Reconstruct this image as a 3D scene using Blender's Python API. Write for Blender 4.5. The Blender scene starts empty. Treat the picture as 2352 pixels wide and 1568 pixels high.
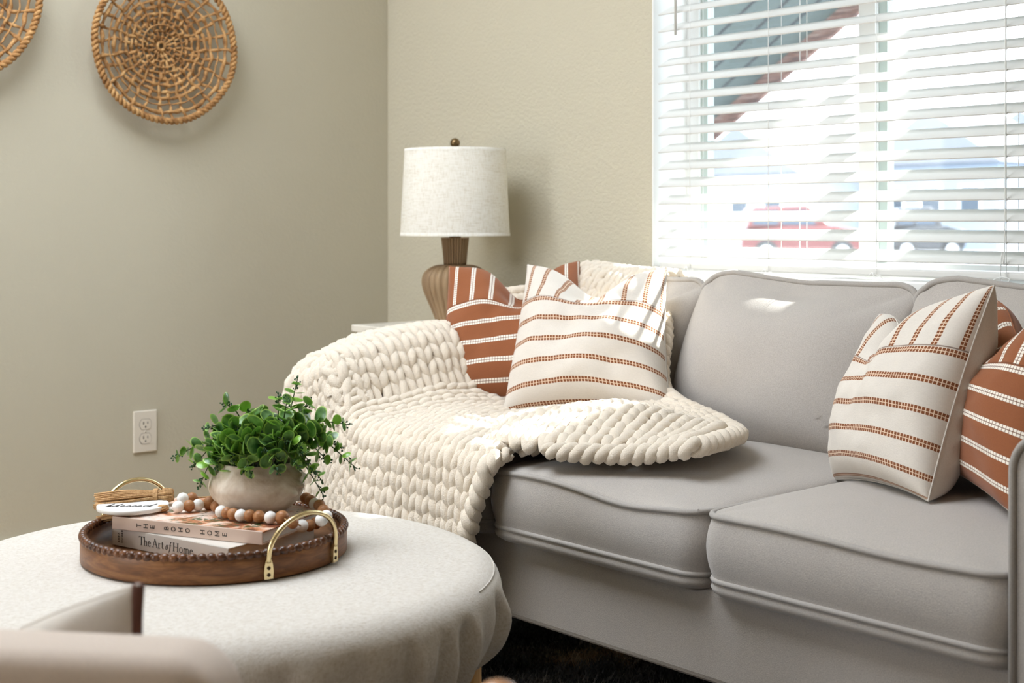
import bpy, bmesh, math, random
import numpy as np
from mathutils import Vector, noise as mnoise
random.seed(7); rng = np.random.default_rng(7)
PI = math.pi
scene = bpy.context.scene
COL = scene.collection

# ------------------------------------------------------------------ camera calibration (image 2352 x 1568)
F = 3200.0; CX = 1176.0; YH = 512.0
CAM = np.array([3.566, -2.567, 0.92])
YAW = math.radians(40.8393)
EX = np.array([math.sin(YAW), -math.cos(YAW)]); EY = np.array([math.cos(YAW), math.sin(YAW)])
def ray(px, py):
    v = np.array([(px - CX) / F, 1.0])
    return np.array([v @ EX, v @ EY, -(py - YH) / F])
def onz(px, py, z):
    d = ray(px, py); return CAM + d * ((z - CAM[2]) / d[2])
def ony(px, py, y):
    d = ray(px, py); return CAM + d * ((y - CAM[1]) / d[1])
def onx(px, py, x):
    d = ray(px, py); return CAM + d * ((x - CAM[0]) / d[0])
def atz(px, py, Z): return CAM + ray(px, py) * Z

# ------------------------------------------------------------------ object helpers
WL = {}
def tag(o, label=None, cat=None, group=None, kind=None):
    if label: o['label'] = label
    if cat: o['category'] = cat
    if group: o['group'] = group
    if kind: o['kind'] = kind
    return o
def thing(name, label, cat, loc=(0, 0, 0), group=None, kind=None):
    o = bpy.data.objects.new(name, None); COL.objects.link(o)
    o.empty_display_size = 0.05
    o.location = loc; WL[o.name] = np.array(loc, float)
    return tag(o, label, cat, group, kind)
def ob(name, VF, mat, parent=None, uv=None, smooth=True, origin=None, label=None):
    V, Fc = VF
    V = np.asarray(V, float).reshape(-1, 3)
    if parent is not None: off = WL[parent.name]
    else: off = np.array(origin, float) if origin is not None else np.zeros(3)
    me = bpy.data.meshes.new(name)
    Vl = V - off
    if isinstance(Fc, np.ndarray) and Fc.ndim == 2:
        n, k = Fc.shape
        me.vertices.add(len(Vl)); me.vertices.foreach_set('co', Vl.ravel())
        me.loops.add(n * k); me.loops.foreach_set('vertex_index', Fc.ravel().astype(np.int32))
        me.polygons.add(n); me.polygons.foreach_set('loop_start', (np.arange(n) * k).astype(np.int32))
        me.polygons.foreach_set('loop_total', np.full(n, k, np.int32))
        me.update(calc_edges=True); me.validate()
    else:
        me.from_pydata([tuple(v) for v in Vl], [], [tuple(int(i) for i in f) for f in Fc]); me.update()
    if smooth: me.polygons.foreach_set('use_smooth', [True] * len(me.polygons))
    if uv is not None:
        l = me.uv_layers.new(name='UVMap')
        idx = np.zeros(len(me.loops), np.int32); me.loops.foreach_get('vertex_index', idx)
        l.data.foreach_set('uv', np.asarray(uv, float)[idx].ravel())
    me.materials.append(mat)
    o = bpy.data.objects.new(name, me); COL.objects.link(o)
    if parent is not None: o.parent = parent
    else: o.location = off
    WL[o.name] = off
    if label: o['label'] = label
    return o
def bevel(o, w, seg=3):
    m = o.modifiers.new('bevel', 'BEVEL'); m.width = w; m.segments = seg; m.limit_method = 'ANGLE'; m.angle_limit = math.radians(35)
    m.harden_normals = False
    return o
class MB:
    def __init__(s): s.v = []; s.f = []
    def add(s, VF):
        V, Fc = VF; b = len(s.v)
        s.v += [tuple(x) for x in np.asarray(V, float).reshape(-1, 3)]
        s.f += [tuple(int(i) + b for i in f) for f in Fc]
        return s
    def get(s): return s.v, s.f
def box(x0, x1, y0, y1, z0, z1):
    V = [(x, y, z) for z in (z0, z1) for y in (y0, y1) for x in (x0, x1)]
    return V, [(0, 2, 3, 1), (4, 5, 7, 6), (0, 1, 5, 4), (2, 6, 7, 3), (0, 4, 6, 2), (1, 3, 7, 5)]
def obox(c, ax, ay, az):   # oriented box, half vectors
    c, ax, ay, az = map(lambda q: np.asarray(q, float), (c, ax, ay, az))
    V = [c + sx * ax + sy * ay + sz * az for sz in (-1, 1) for sy in (-1, 1) for sx in (-1, 1)]
    return V, box(0, 1, 0, 1, 0, 1)[1]
def unit(v):
    v = np.asarray(v, float); n = np.linalg.norm(v); return v / n if n > 1e-12 else v
def tube(path, r, seg=8, closed=False, cap=True, up=None, squash=None):
    P = np.asarray(path, float); n = len(P)
    R = np.full(n, r, float) if np.isscalar(r) else np.asarray(r, float)
    T = np.zeros_like(P)
    if closed: T = np.roll(P, -1, 0) - np.roll(P, 1, 0)
    else:
        T[1:-1] = P[2:] - P[:-2]; T[0] = P[1] - P[0]; T[-1] = P[-1] - P[-2]
    T /= np.maximum(np.linalg.norm(T, axis=1, keepdims=True), 1e-12)
    a = np.array(up if up is not None else (0, 0, 1), float)
    if abs(T[0] @ a) > .9: a = np.array([1., 0, 0])
    Nn = np.zeros_like(P); N0 = unit(a - T[0] * (T[0] @ a)); Nn[0] = N0
    for i in range(1, n):
        q = Nn[i - 1] - T[i] * (T[i] @ Nn[i - 1]); Nn[i] = unit(q)
    if closed:
        q = Nn[-1] - T[0] * (T[0] @ Nn[-1]); q = unit(q)
        ang = math.atan2(np.cross(q, Nn[0]) @ T[0], q @ Nn[0])
        for i in range(n):
            w = ang * i / n; B = np.cross(T[i], Nn[i]); Nn[i] = Nn[i] * math.cos(w) + B * math.sin(w)
    B = np.cross(T, Nn)
    ph = np.linspace(0, 2 * PI, seg, endpoint=False)
    sq = squash or (1, 1)
    V = P[:, None] + R[:, None, None] * (sq[0] * np.cos(ph)[None, :, None] * Nn[:, None] + sq[1] * np.sin(ph)[None, :, None] * B[:, None])
    V = V.reshape(-1, 3); Fc = []
    m = n if closed else n - 1
    for i in range(m):
        i2 = (i + 1) % n
        for k in range(seg):
            k2 = (k + 1) % seg
            Fc.append((i * seg + k, i * seg + k2, i2 * seg + k2, i2 * seg + k))
    if cap and not closed:
        Fc.append(tuple(range(seg - 1, -1, -1))); Fc.append(tuple((n - 1) * seg + k for k in range(seg)))
    return V, Fc
def lathe(prof, seg=48, c=(0, 0, 0), mod=None, capb=True, capt=True):
    V = []; Fc = []
    for i, (r, z) in enumerate(prof):
        for k in range(seg):
            a = 2 * PI * k / seg; rr = r if mod is None else mod(r, z, a, i)
            V.append((c[0] + rr * math.cos(a), c[1] + rr * math.sin(a), c[2] + z))
    for i in range(len(prof) - 1):
        for k in range(seg):
            k2 = (k + 1) % seg
            Fc.append((i * seg + k, i * seg + k2, (i + 1) * seg + k2, (i + 1) * seg + k))
    if capb: Fc.append(tuple(range(seg - 1, -1, -1)))
    if capt: Fc.append(tuple((len(prof) - 1) * seg + k for k in range(seg)))
    return V, Fc
def sphere(c, r, nu=16, nv=10):
    prof = [(max(1e-5, r * math.sin(PI * i / nv)), -r * math.cos(PI * i / nv)) for i in range(nv + 1)]
    return lathe(prof, nu, c)
def grid(fn, us, vs):
    V = [fn(u, v) for v in vs for u in us]; nu = len(us)
    Fc = [(j * nu + i, j * nu + i + 1, (j + 1) * nu + i + 1, (j + 1) * nu + i) for j in range(len(vs) - 1) for i in range(nu - 1)]
    return V, Fc
def smooth_path(pts, n=8, closed=False):
    P = [np.asarray(p, float) for p in pts]; out = []; m = len(P)
    for i in range(m if closed else m - 1):
        p0 = P[(i - 1) % m] if (closed or i > 0) else 2 * P[0] - P[1]
        p1 = P[i]; p2 = P[(i + 1) % m]
        p3 = P[(i + 2) % m] if (closed or i + 2 < m) else 2 * P[-1] - P[-2]
        for k in range(n):
            t = k / n
            out.append(.5 * (2 * p1 + (p2 - p0) * t + (2 * p0 - 5 * p1 + 4 * p2 - p3) * t * t + (3 * p1 - p0 - 3 * p2 + p3) * t ** 3))
    if not closed: out.append(P[-1])
    return np.array(out)
def ss(a, b, x):
    t = np.clip((x - a) / (b - a), 0, 1); return t * t * (3 - 2 * t)

# ------------------------------------------------------------------ node helpers
class X:
    def __init__(s, nt, sock): s.nt = nt; s.s = sock
    def _m(s, op, *o):
        n = s.nt.nodes.new('ShaderNodeMath'); n.operation = op
        for i, q in enumerate((s,) + o):
            if isinstance(q, X): s.nt.links.new(q.s, n.inputs[i])
            else: n.inputs[i].default_value = q
        return X(s.nt, n.outputs[0])
    def __add__(s, o): return s._m('ADD', o)
    def __sub__(s, o): return s._m('SUBTRACT', o)
    def __mul__(s, o): return s._m('MULTIPLY', o)
    def __truediv__(s, o): return s._m('DIVIDE', o)
    def __lt__(s, o): return s._m('LESS_THAN', o)
    def __gt__(s, o): return s._m('GREATER_THAN', o)
    def fract(s): return s._m('FRACT')
    def floor(s): return s._m('FLOOR')
    def abs(s): return s._m('ABSOLUTE')
    def sin(s): return s._m('SINE')
    def max(s, o): return s._m('MAXIMUM', o)
    def min(s, o): return s._m('MINIMUM', o)
    def mod(s, o): return s._m('MODULO', o)
def srgb(r, g, b):
    f = lambda c: (c / 255 / 12.92) if c / 255 <= .04045 else ((c / 255 + .055) / 1.055) ** 2.4
    return (f(r), f(g), f(b))
class M:
    def __init__(s, name, base=(.8, .8, .8), rough=.6, metal=0, spec=.5, sheen=0):
        s.m = bpy.data.materials.new(name); s.m.use_nodes = True; s.nt = s.m.node_tree
        s.b = s.nt.nodes['Principled BSDF']; s.out = s.nt.nodes['Material Output']
        s.b.inputs['Base Color'].default_value = (*base, 1); s.b.inputs['Roughness'].default_value = rough
        s.b.inputs['Metallic'].default_value = metal; s.b.inputs['Specular IOR Level'].default_value = spec
        if sheen: s.b.inputs['Sheen Weight'].default_value = sheen; s.b.inputs['Sheen Roughness'].default_value = .5
        s.base = base
    def coord(s, kind='Object', scale=None):
        n = s.nt.nodes.new('ShaderNodeTexCoord'); o = n.outputs[kind]
        if scale is not None:
            mp = s.nt.nodes.new('ShaderNodeMapping'); mp.inputs['Scale'].default_value = scale
            s.nt.links.new(o, mp.inputs['Vector']); o = mp.outputs[0]
        return o
    def xyz(s, kind='Object'):
        n = s.nt.nodes.new('ShaderNodeSeparateXYZ'); s.nt.links.new(s.coord(kind), n.inputs[0])
        return [X(s.nt, n.outputs[i]) for i in range(3)]
    def noise(s, scale, detail=3, rough=.5, vec=None, dist=0):
        n = s.nt.nodes.new('ShaderNodeTexNoise'); n.inputs['Scale'].default_value = scale; n.inputs['Detail'].default_value = detail
        n.inputs['Roughness'].default_value = rough; n.inputs['Distortion'].default_value = dist
        s.nt.links.new(vec if vec is not None else s.coord(), n.inputs['Vector'])
        return X(s.nt, n.outputs[0])
    def ramp(s, fac, stops):
        n = s.nt.nodes.new('ShaderNodeValToRGB'); s.nt.links.new(fac.s, n.inputs[0])
        e = n.color_ramp.elements
        while len(e) < len(stops): e.new(.5)
        for i, (p, c) in enumerate(stops): e[i].position = p; e[i].color = (*c, 1)
        return n.outputs[0]
    def mix(s, fac, a, b):
        n = s.nt.nodes.new('ShaderNodeMix'); n.data_type = 'RGBA'
        if isinstance(fac, X): s.nt.links.new(fac.s, n.inputs[0])
        else: n.inputs[0].default_value = fac
        for q, i in ((a, 6), (b, 7)):
            if isinstance(q, tuple): n.inputs[i].default_value = (*q, 1)
            else: s.nt.links.new(q, n.inputs[i])
        return n.outputs[2]
    def color(s, sock): s.nt.links.new(sock, s.b.inputs['Base Color']); return s
    def bump(s, h, strength=.3, dist=.002):
        n = s.nt.nodes.new('ShaderNodeBump'); n.inputs['Strength'].default_value = strength; n.inputs['Distance'].default_value = dist
        s.nt.links.new(h.s, n.inputs['Height']); s.nt.links.new(n.outputs[0], s.b.inputs['Normal']); return s
def mul(c, k): return tuple(x * k for x in c)

def fabric(name, base, var=.16, scale=420, bump=.25, sheen=.2, dark=None):
    m = M(name, base, .92, spec=.15, sheen=sheen)
    n1 = m.noise(scale, 2, .6); n2 = m.noise(9, 2)
    m.color(m.mix((n1 - .5) * 1.4 + .5 + (n2 - .5) * .25, mul(base, 1 - var) if dark is None else dark, mul(base, 1 + var * .8)))
    m.bump(n1, bump, .0012); return m.m
def plain(name, base, rough=.5, metal=0, spec=.5): return M(name, base, rough, metal, spec).m

# wall paint with orange peel texture
def wallmat(name, base, st=.5):
    m = M(name, base, .75, spec=.25); n = m.noise(95, 3, .55); n2 = m.noise(260, 2)
    m.bump(n + n2 * .35, st, .0055); return m.m
WALL = srgb(191, 184, 164)
m_wall = wallmat('greige_wall_paint', WALL)
m_wall_l = wallmat('greige_wall_paint_smooth', WALL, .22)
m_ceil = wallmat('ceiling_paint', (.82, .81, .78))
m_white = plain('white_vinyl', (.86, .86, .85), .35)
m_trimw = plain('white_trim_paint', (.85, .85, .83), .4)
m_slat = plain('blind_slat_white', (.66, .65, .62), .38)
m_cord = plain('blind_cord', (.8, .8, .78), .7)
m_teal = plain('glazing_bead', srgb(196, 210, 206), .4)
m_sofa = fabric('grey_taupe_upholstery', srgb(174, 167, 160), .22, 520, .3, .25)
m_pipe = fabric('piping_fabric', srgb(165, 159, 153), .15, 520, .2, .2)
m_dark = plain('dark_wood_leg', (.02, .012, .01), .5)
def m_linen_f():
    m = M('oatmeal_linen', (.75, .71, .65), .95, spec=.1, sheen=.15)
    a = m.noise(1, 3, .6, m.coord(scale=(900, 900, 120))); b = m.noise(1, 3, .6, m.coord(scale=(160, 160, 900))); c = m.noise(1, 2, .5, m.coord(scale=(800, 130, 200)))
    h = a + b + c
    m.color(m.ramp(h / 3, [(.3, srgb(176, 162, 144)), (.5, srgb(205, 198, 188)), (.7, srgb(220, 215, 208))]))
    m.bump(h, .5, .0012); return m.m
m_linen = m_linen_f()
def m_shade_f():
    m = M('linen_lampshade', (.85, .83, .78), .9, spec=.1)
    a = m.noise(1, 3, .6, m.coord(scale=(500, 500, 60))); b = m.noise(1, 3, .6, m.coord(scale=(40, 40, 600)))
    c = m.ramp((a + b) / 2, [(.35, srgb(226, 219, 204)), (.5, srgb(248, 245, 237)), (.7, srgb(253, 251, 246))])
    m.color(c); m.bump(a + b, .25, .0008)
    t = m.nt.nodes.new('ShaderNodeBsdfTranslucent'); m.nt.links.new(c, t.inputs[0])
    mx = m.nt.nodes.new('ShaderNodeMixShader'); mx.inputs[0].default_value = .3
    m.nt.links.new(m.b.outputs[0], mx.inputs[1]); m.nt.links.new(t.outputs[0], mx.inputs[2]); m.nt.links.new(mx.outputs[0], m.out.inputs[0])
    return m.m
m_shade = m_shade_f()
def m_chen_f():
    m = M('cream_chenille', srgb(240, 228, 211), .95, spec=.05, sheen=.35)
    n = m.noise(330, 3, .7); n2 = m.noise(60, 2)
    n3 = m.noise(900, 2, .6); m.color(m.mix(n * .7 + n3 * .3, srgb(234, 216, 192), srgb(252, 242, 227))); m.bump(n + n2 * .3 + n3 * .6, .8, .0035); return m.m
m_chen = m_chen_f()
def m_lampbody_f():
    m = M('carved_brown_resin', srgb(140, 115, 88), .55, spec=.3)
    n = m.noise(14, 3, .6, m.coord(scale=(1, 1, .25))); n2 = m.noise(200, 2)
    m.color(m.mix(n * 1.5 - .25, srgb(112, 86, 60), srgb(176, 150, 118))); m.bump(n2, .15, .001); return m.m
m_lampbody = m_lampbody_f()
m_brassold = plain('antique_brass', srgb(120, 98, 66), .35, .8)
m_brass = plain('polished_brass', srgb(226, 206, 160), .25, 1)
m_screw = plain('dark_screw', srgb(70, 52, 30), .5, .6)
m_straw_m = None
def m_straw_f():
    m = M('woven_seagrass', srgb(190, 142, 84), .7, spec=.25)
    n = m.noise(38, 3, .6); n2 = m.noise(300, 2, .6, m.coord(scale=(1, .4, .4)))
    m.color(m.ramp(n * .7 + n2 * .3, [(.32, srgb(104, 66, 34)), (.5, srgb(168, 124, 76)), (.7, srgb(204, 166, 114))])); m.bump(n2, .4, .002); return m.m
m_straw = m_straw_f()
def m_wood_f(name, c0, c1, c2, sc=(9, 9, 60), rough=.42):
    m = M(name, c1, rough, spec=.4)
    n = m.noise(1, 4, .6, m.coord(scale=sc), 1.2); n2 = m.noise(1, 3, .6, m.coord(scale=mul(sc, 4)))
    m.color(m.ramp(n * .75 + n2 * .25, [(.3, c0), (.5, c1), (.7, c2)])); m.bump(n2, .1, .001); return m.m
m_tray = m_wood_f('mango_wood', srgb(78, 46, 24), srgb(122, 78, 44), srgb(154, 108, 66), (14, 14, 75))
m_traydark = m_wood_f('dark_beaded_wood', srgb(52, 28, 14), srgb(86, 50, 27), srgb(120, 76, 44), (30, 30, 30), .3)
m_oak = m_wood_f('light_oak', srgb(182, 134, 78), srgb(206, 160, 102), srgb(224, 184, 128), (60, 60, 8), .5)
m_beadb = m_wood_f('brown_wood_bead', srgb(140, 92, 54), srgb(166, 114, 72), srgb(188, 138, 96), (60, 60, 160), .45)
m_beadw = plain('white_bead', (.85, .83, .8), .5)
m_jute = m_wood_f('jute_twine', srgb(150, 112, 72), srgb(186, 146, 100), srgb(214, 178, 134), (200, 200, 200), .9)
m_ivory = plain('outlet_ivory', srgb(222, 214, 200), .35)
m_black = plain('black_slot', (.01, .009, .008), .6)
m_ink = plain('black_ink', (.02, .018, .016), .7)
m_inkgrey = plain('charcoal_ink', (.05, .045, .04), .7)
m_paper = M('page_block', (.9, .9, .89), .8)
m_paper.bump(m_paper.noise(1, 1, .5, m_paper.coord(scale=(6, 6, 2500))), .4, .001); m_paper = m_paper.m
m_cover1 = plain('cream_book_cover', srgb(206, 198, 188), .5)
m_cover2 = plain('pale_pink_book_cover', srgb(214, 190, 174), .45)
def m_photo_f():
    m = M('photo_book_jacket', (.8, .7, .65), .35)
    n = m.noise(17, 4, .65, dist=.8); n2 = m.noise(30, 4, .7, dist=1.5)
    c = m.ramp(n, [(.36, srgb(226, 212, 204)), (.48, srgb(222, 196, 178)), (.56, srgb(196, 128, 86)), (.62, srgb(120, 66, 44))])
    c = m.mix(((n2 - .54) * 14).max(0).min(1), c, srgb(62, 80, 44))
    m.color(c); return m.m
m_photo = m_photo_f()
def m_pot_f():
    m = M('aged_cement', srgb(196, 182, 164), .85, spec=.2)
    n = m.noise(22, 4, .6, dist=.4); n2 = m.noise(160, 3)
    m.color(m.ramp(n, [(.3, srgb(176, 154, 132)), (.5, srgb(210, 196, 180)), (.7, srgb(234, 226, 214))])); m.bump(n2 + n, .35, .002); return m.m
m_pot = m_pot_f()
m_soil = plain('moss_soil', (.02, .022, .012), .95)
m_stem = plain('green_stem', srgb(62, 82, 38), .6)
def m_leaf_f():
    m = M('eucalyptus_leaf', (.1, .3, .1), .3, spec=.6)
    oi = m.nt.nodes.new('ShaderNodeObjectInfo'); r = X(m.nt, oi.outputs['Random'])
    u, v, _ = m.xyz('UV')
    n = m.noise(70, 2)
    body = m.mix((r - .5) * .5 + (n - .5) * 2.8 + .5, srgb(14, 62, 26), srgb(112, 150, 92))
    body = m.mix(v, body, srgb(128, 176, 58))
    m.color(m.mix(((u - .8) * 6).max(0).min(1), body, srgb(172, 204, 104)))
    t = m.nt.nodes.new('ShaderNodeBsdfTranslucent'); t.inputs[0].default_value = (*srgb(110, 170, 50), 1)
    mx = m.nt.nodes.new('ShaderNodeMixShader'); mx.inputs[0].default_value = .15
    m.nt.links.new(m.b.outputs[0], mx.inputs[1]); m.nt.links.new(t.outputs[0], mx.inputs[2]); m.nt.links.new(mx.outputs[0], m.out.inputs[0])
    return m.m
m_leaf = m_leaf_f()
m_bud = plain('dark_green_bud', srgb(44, 84, 46), .6)
m_marble = M('white_table_top', srgb(226, 220, 208), .3)
_n = m_marble.noise(5, 5, .6, dist=2.2); m_marble.color(m_marble.mix(((_n - .5).abs() * -40 + 1).max(0) * .35, srgb(226, 220, 208), srgb(140, 132, 120))); m_marble = m_marble.m
m_chair = fabric('beige_chair_fabric', srgb(206, 190, 176), .12, 420, .25, .25)

# striped cushion fabrics: woven bands made of two rows of small blocks
def stripes(name, ground, block, gridc, dens=64, rowgap=.11, fill=.76, seamv=.65, ground_var=.08):
    m = M(name, ground, .93, spec=.1, sheen=.15)
    u, v, _ = m.xyz('UV')
    sp = .118; hw = .0132
    def band(coord, along, n):
        d = (coord / sp).fract() * sp - hw           # distance from the band's middle, band at the start of each period
        inb = d.abs() < hw
        rows = (d.abs() > hw * rowgap)
        dots = (along * n).fract() < fill
        return inb, rows * dots
    low = v < seamv + .018
    ih, ph = band(v - (seamv - 5 * sp) + hw + 3 * sp, u, dens)
    iv, pv = band(u + 3 * sp - .005, v, dens)
    inb = low * ih + (X(m.nt, low.s) * -1 + 1) * iv
    pat = low * ph + (X(m.nt, low.s) * -1 + 1) * pv
    n1 = m.noise(500, 2, .6); n2 = m.noise(1, 2, .5, m.coord('UV', (30, 260, 1)))
    g = m.mix((n1 * .6 + n2 * .4 - .5) * 1.6 + .5, mul(ground, 1 - ground_var), mul(ground, 1 + ground_var))
    c = m.mix(inb, g, gridc); c = m.mix(inb * pat, c, block)
    seam = ((v - (seamv + .019)).abs() < .0028)
    c = m.mix(seam * .7, c, mul(block if ground[0] > block[0] else ground, .5))
    m.color(c); m.bump(n1 * .5 + inb * pat * 1.5 + (v - (seamv + .019)).abs().min(.01) * 60, .5, .0016); return m.m
CREAM = srgb(210, 202, 192); BROWN = srgb(128, 78, 50); RUST = srgb(140, 86, 56)
m_cream_st = stripes('cream_brown_stripe', CREAM, BROWN, srgb(222, 196, 170), 64, .11)
m_rust_st = stripes('rust_cream_stripe', RUST, srgb(236, 228, 216), srgb(112, 72, 48), 70, .12, .84)
m_cream_pl = fabric('plain_cream_cotton', mul(CREAM, .93), .08, 450, .25, .15)
m_rust_pl = fabric('plain_rust_cotton', RUST, .1, 450, .25, .15)

# ------------------------------------------------------------------ SETTING
XR, YF, ZC = 5.4, -5.2, 2.6
WX0, WX1, WZ0, WZ1 = 1.137, 2.245, .79, 2.02
WT = .17
def struct(name, VF, mat, smooth=False, **k):
    o = ob(name, VF, mat, smooth=smooth, **k); o['kind'] = 'structure'; return o
def wall_holes(axis, c0, c1, a0, a1, z0, z1, holes):
    """wall slab normal to axis between c0..c1, spanning a0..a1, with rectangular holes (h0,h1,hz0,hz1)"""
    mb = MB()
    xs = sorted({a0, a1, *[h[0] for h in holes], *[h[1] for h in holes]})
    for i in range(len(xs) - 1):
        p, q = xs[i], xs[i + 1]; mid = (p + q) / 2
        cut = sorted([(h[2], h[3]) for h in holes if h[0] < mid < h[1]]); z = z0
        for hz0, hz1 in cut + [(z1, z1)]:
            if hz0 > z + 1e-6:
                mb.add(box(p, q, c0, c1, z, hz0) if axis == 'y' else box(c0, c1, p, q, z, hz0))
            z = hz1
    return mb.get()
tag(struct('floor', box(-.1, XR + .1, YF - .1, .17, -.08, 0), m_wood_f('pale_floor_planks', srgb(160, 134, 104), srgb(180, 154, 122), srgb(196, 172, 142), (40, 3, 10), .5)), 'pale floor under the shag rug', 'floor')
FILL_HOLE = (.3, 1.95, -2.6, -1.15)  # extent of an out-of-view ceiling opening, added to brighten the room from above
mb = MB()
for a, b, c, d in ((-.1, FILL_HOLE[0], YF - .1, .17), (FILL_HOLE[1], XR + .1, YF - .1, .17), (FILL_HOLE[0], FILL_HOLE[1], YF - .1, FILL_HOLE[2]), (FILL_HOLE[0], FILL_HOLE[1], FILL_HOLE[3], .17)): mb.add(box(a, b, c, d, ZC, ZC + .3))
tag(struct('ceiling', mb.get(), m_ceil), 'white ceiling with an opening added for fill light', 'ceiling')
tag(struct('wall_left', box(-.12, 0, YF - .1, 0, 0, ZC), m_wall_l), 'greige textured wall with the woven wall baskets', 'wall')
tag(struct('wall_back', wall_holes('y', 0, WT, -.12, XR + .1, 0, ZC, [(WX0, WX1, WZ0 - .02, WZ1)]), m_wall), 'greige textured wall with the window behind the sofa', 'wall')
tag(struct('wall_right', wall_holes('x', XR, XR + .12, YF, 0, 0, ZC, []), m_wall), 'greige wall on the unseen right side', 'wall')
tag(struct('wall_front', wall_holes('y', YF - .12, YF, -.1, XR + .1, 0, ZC, [(.3, 1.3, .8, 2.1)]), m_wall), 'greige wall behind the viewer', 'wall')  # opening added behind the camera to let in fill light
tag(struct('baseboard_left', box(0, .014, YF, 0, 0, .1), m_trimw), 'white baseboard along the left wall', 'baseboard')
tag(struct('baseboard_back', box(.014, XR, -.014, 0, 0, .1), m_trimw), 'white baseboard along the window wall', 'baseboard')

# window_1
def glassmat():
    m = M('dusty_window_glass', (.9, .9, .9), .2)
    t = m.nt.nodes.new('ShaderNodeBsdfTransparent'); t.inputs[0].default_value = (.78, .8, .8, 1)
    g = m.nt.nodes.new('ShaderNodeBsdfGlossy'); g.inputs['Roughness'].default_value = .03
    d = m.nt.nodes.new('ShaderNodeBsdfTranslucent'); d.inputs[0].default_value = (.95, .97, 1, 1)
    n = m.noise(120, 4, .75)
    mx = m.nt.nodes.new('ShaderNodeMixShader'); mx2 = m.nt.nodes.new('ShaderNodeMixShader'); mx2.inputs[0].default_value = .03
    dust = (((n - .62) * 9).max(0).min(1)) * .03 + .01
    m.nt.links.new(dust.s, mx.inputs[0]); m.nt.links.new(t.outputs[0], mx.inputs[1]); m.nt.links.new(d.outputs[0], mx.inputs[2])
    m.nt.links.new(mx.outputs[0], mx2.inputs[1]); m.nt.links.new(g.outputs[0], mx2.inputs[2]); m.nt.links.new(mx2.outputs[0], m.out.inputs[0])
    return m.m
m_glass = glassmat()
win = thing('window_1', 'white vinyl sliding window with two panes behind the blind', 'window', ((WX0 + WX1) / 2, .14, WZ0), kind='structure')
fy0, fy1 = .125, .168
mb = MB()
mb.add(box(WX0, WX0 + .045, fy0, fy1, WZ0, WZ1)); mb.add(box(WX1 - .045, WX1, fy0, fy1, WZ0, WZ1))
mb.add(box(WX0 + .045, WX1 - .045, fy0 + .001, fy1 - .001, WZ0, WZ0 + .04)); mb.add(box(WX0 + .045, WX1 - .045, fy0 + .001, fy1 - .001, WZ1 - .04, WZ1))
ob('window_frame', mb.get(), m_white, win, smooth=False)
ob('mullion', box(1.672, 1.716, fy0 - .005, fy1, WZ0 + .04, WZ1 - .04), m_white, win, smooth=False)
for a, b in ((1.182, 1.203), (1.716, 1.738), (2.18, 2.2)):
    ob('glazing_bead', box(a, b, .135, .16, WZ0 + .04, WZ1 - .04), m_teal, win, smooth=False)
for a, b in ((1.19, 1.672), (1.72, 2.2)):
    ob('pane', box(a, b, .1462, .1488, WZ0 + .04, WZ1 - .04), m_glass, win, smooth=False)
mb = MB()   # painted drywall returns
mb.add(box(WX0 - .0005, WX0 + .004, .0, fy0, WZ0, WZ1)); mb.add(box(WX1 - .004, WX1, .0, fy0, WZ0, WZ1)); mb.add(box(WX0, WX1, 0, fy0, WZ1 - .004, WZ1))
ob('jamb_return', mb.get(), m_trimw, win, smooth=False)
sl = ob('sill', box(WX0, WX1, -.022, fy0 - .001, WZ0 - .02, WZ0 + .007), m_trimw, win, smooth=False); bevel(sl, .004, 2)
ob('apron', box(WX0, WX1, -.014, -.0005, WZ0 - .1, WZ0 - .02), m_trimw, win, smooth=False)
# window blind
BX0, BX1 = WX0 + .018, WX1 - .018
tilt = math.radians(28); PITCH = .0432; SD = .05
blind = thing('window_blind', 'white two inch slatted blind hanging in the window recess', 'blind', ((BX0 + BX1) / 2, .03, .81))
prof = []
hx, hz = math.cos(tilt) * SD / 2, math.sin(tilt) * SD / 2
BY = .004 + hx
def slat_mesh():
    th = .0028; V = []
    n = 6
    for x in (BX0, BX1):
        for side in (1, -1):
            for k in range(n + 1):
                t = (k / n * 2 - 1) * side
                cr = .0012 * (1 - t * t)
                V.append((x, BY + t * hx - math.sin(tilt) * (cr + side * th / 2), t * hz + math.cos(tilt) * (cr + side * th / 2)))
    m = 2 * (n + 1)
    Fc = [tuple(range(m - 1, -1, -1)), tuple(range(m, 2 * m))] + [(k, (k + 1) % m, m + (k + 1) % m, m + k) for k in range(m)]
    return V, Fc
slat0 = None
nsl = 27
for k in range(nsl):
    z = .849 + k * PITCH
    if slat0 is None:
        V, Fc = slat_mesh(); V = [(x, y, zz + z) for x, y, zz in V]
        slat0 = ob('slat', (V, Fc), m_slat, blind, smooth=False)
    else:
        c = slat0.copy(); COL.objects.link(c); c.parent = blind; c.location = (0, 0, k * PITCH)
rl = ob('bottom_rail', box(BX0, BX1, .006, .056, .805, .822), m_slat, blind, smooth=False); bevel(rl, .005, 3)
ob('head_rail', box(BX0, BX1, .004, .06, WZ1 - .055, WZ1 - .005), m_slat, blind, smooth=False)
for x in (1.262, 1.505, 1.80, 2.105):
    mb = MB()
    for y in (.002, BY + hx + .002): mb.add(tube([(x, y, .81), (x, y, WZ1 - .03)], .0009, 6))
    for k in range(nsl):
        z = .849 + k * PITCH; mb.add(tube([(x, .002, z - hz - .003), (x, BY + hx + .002, z + hz - .003)], .0007, 4))
    ob('ladder_cord', mb.get(), m_cord, blind)
for x in (1.545, 1.565, 2.135):
    ob('lift_cord', tube([(x, .068, .83), (x, .068, WZ1 - .03)], .0011, 6), m_cord, blind)
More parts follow.
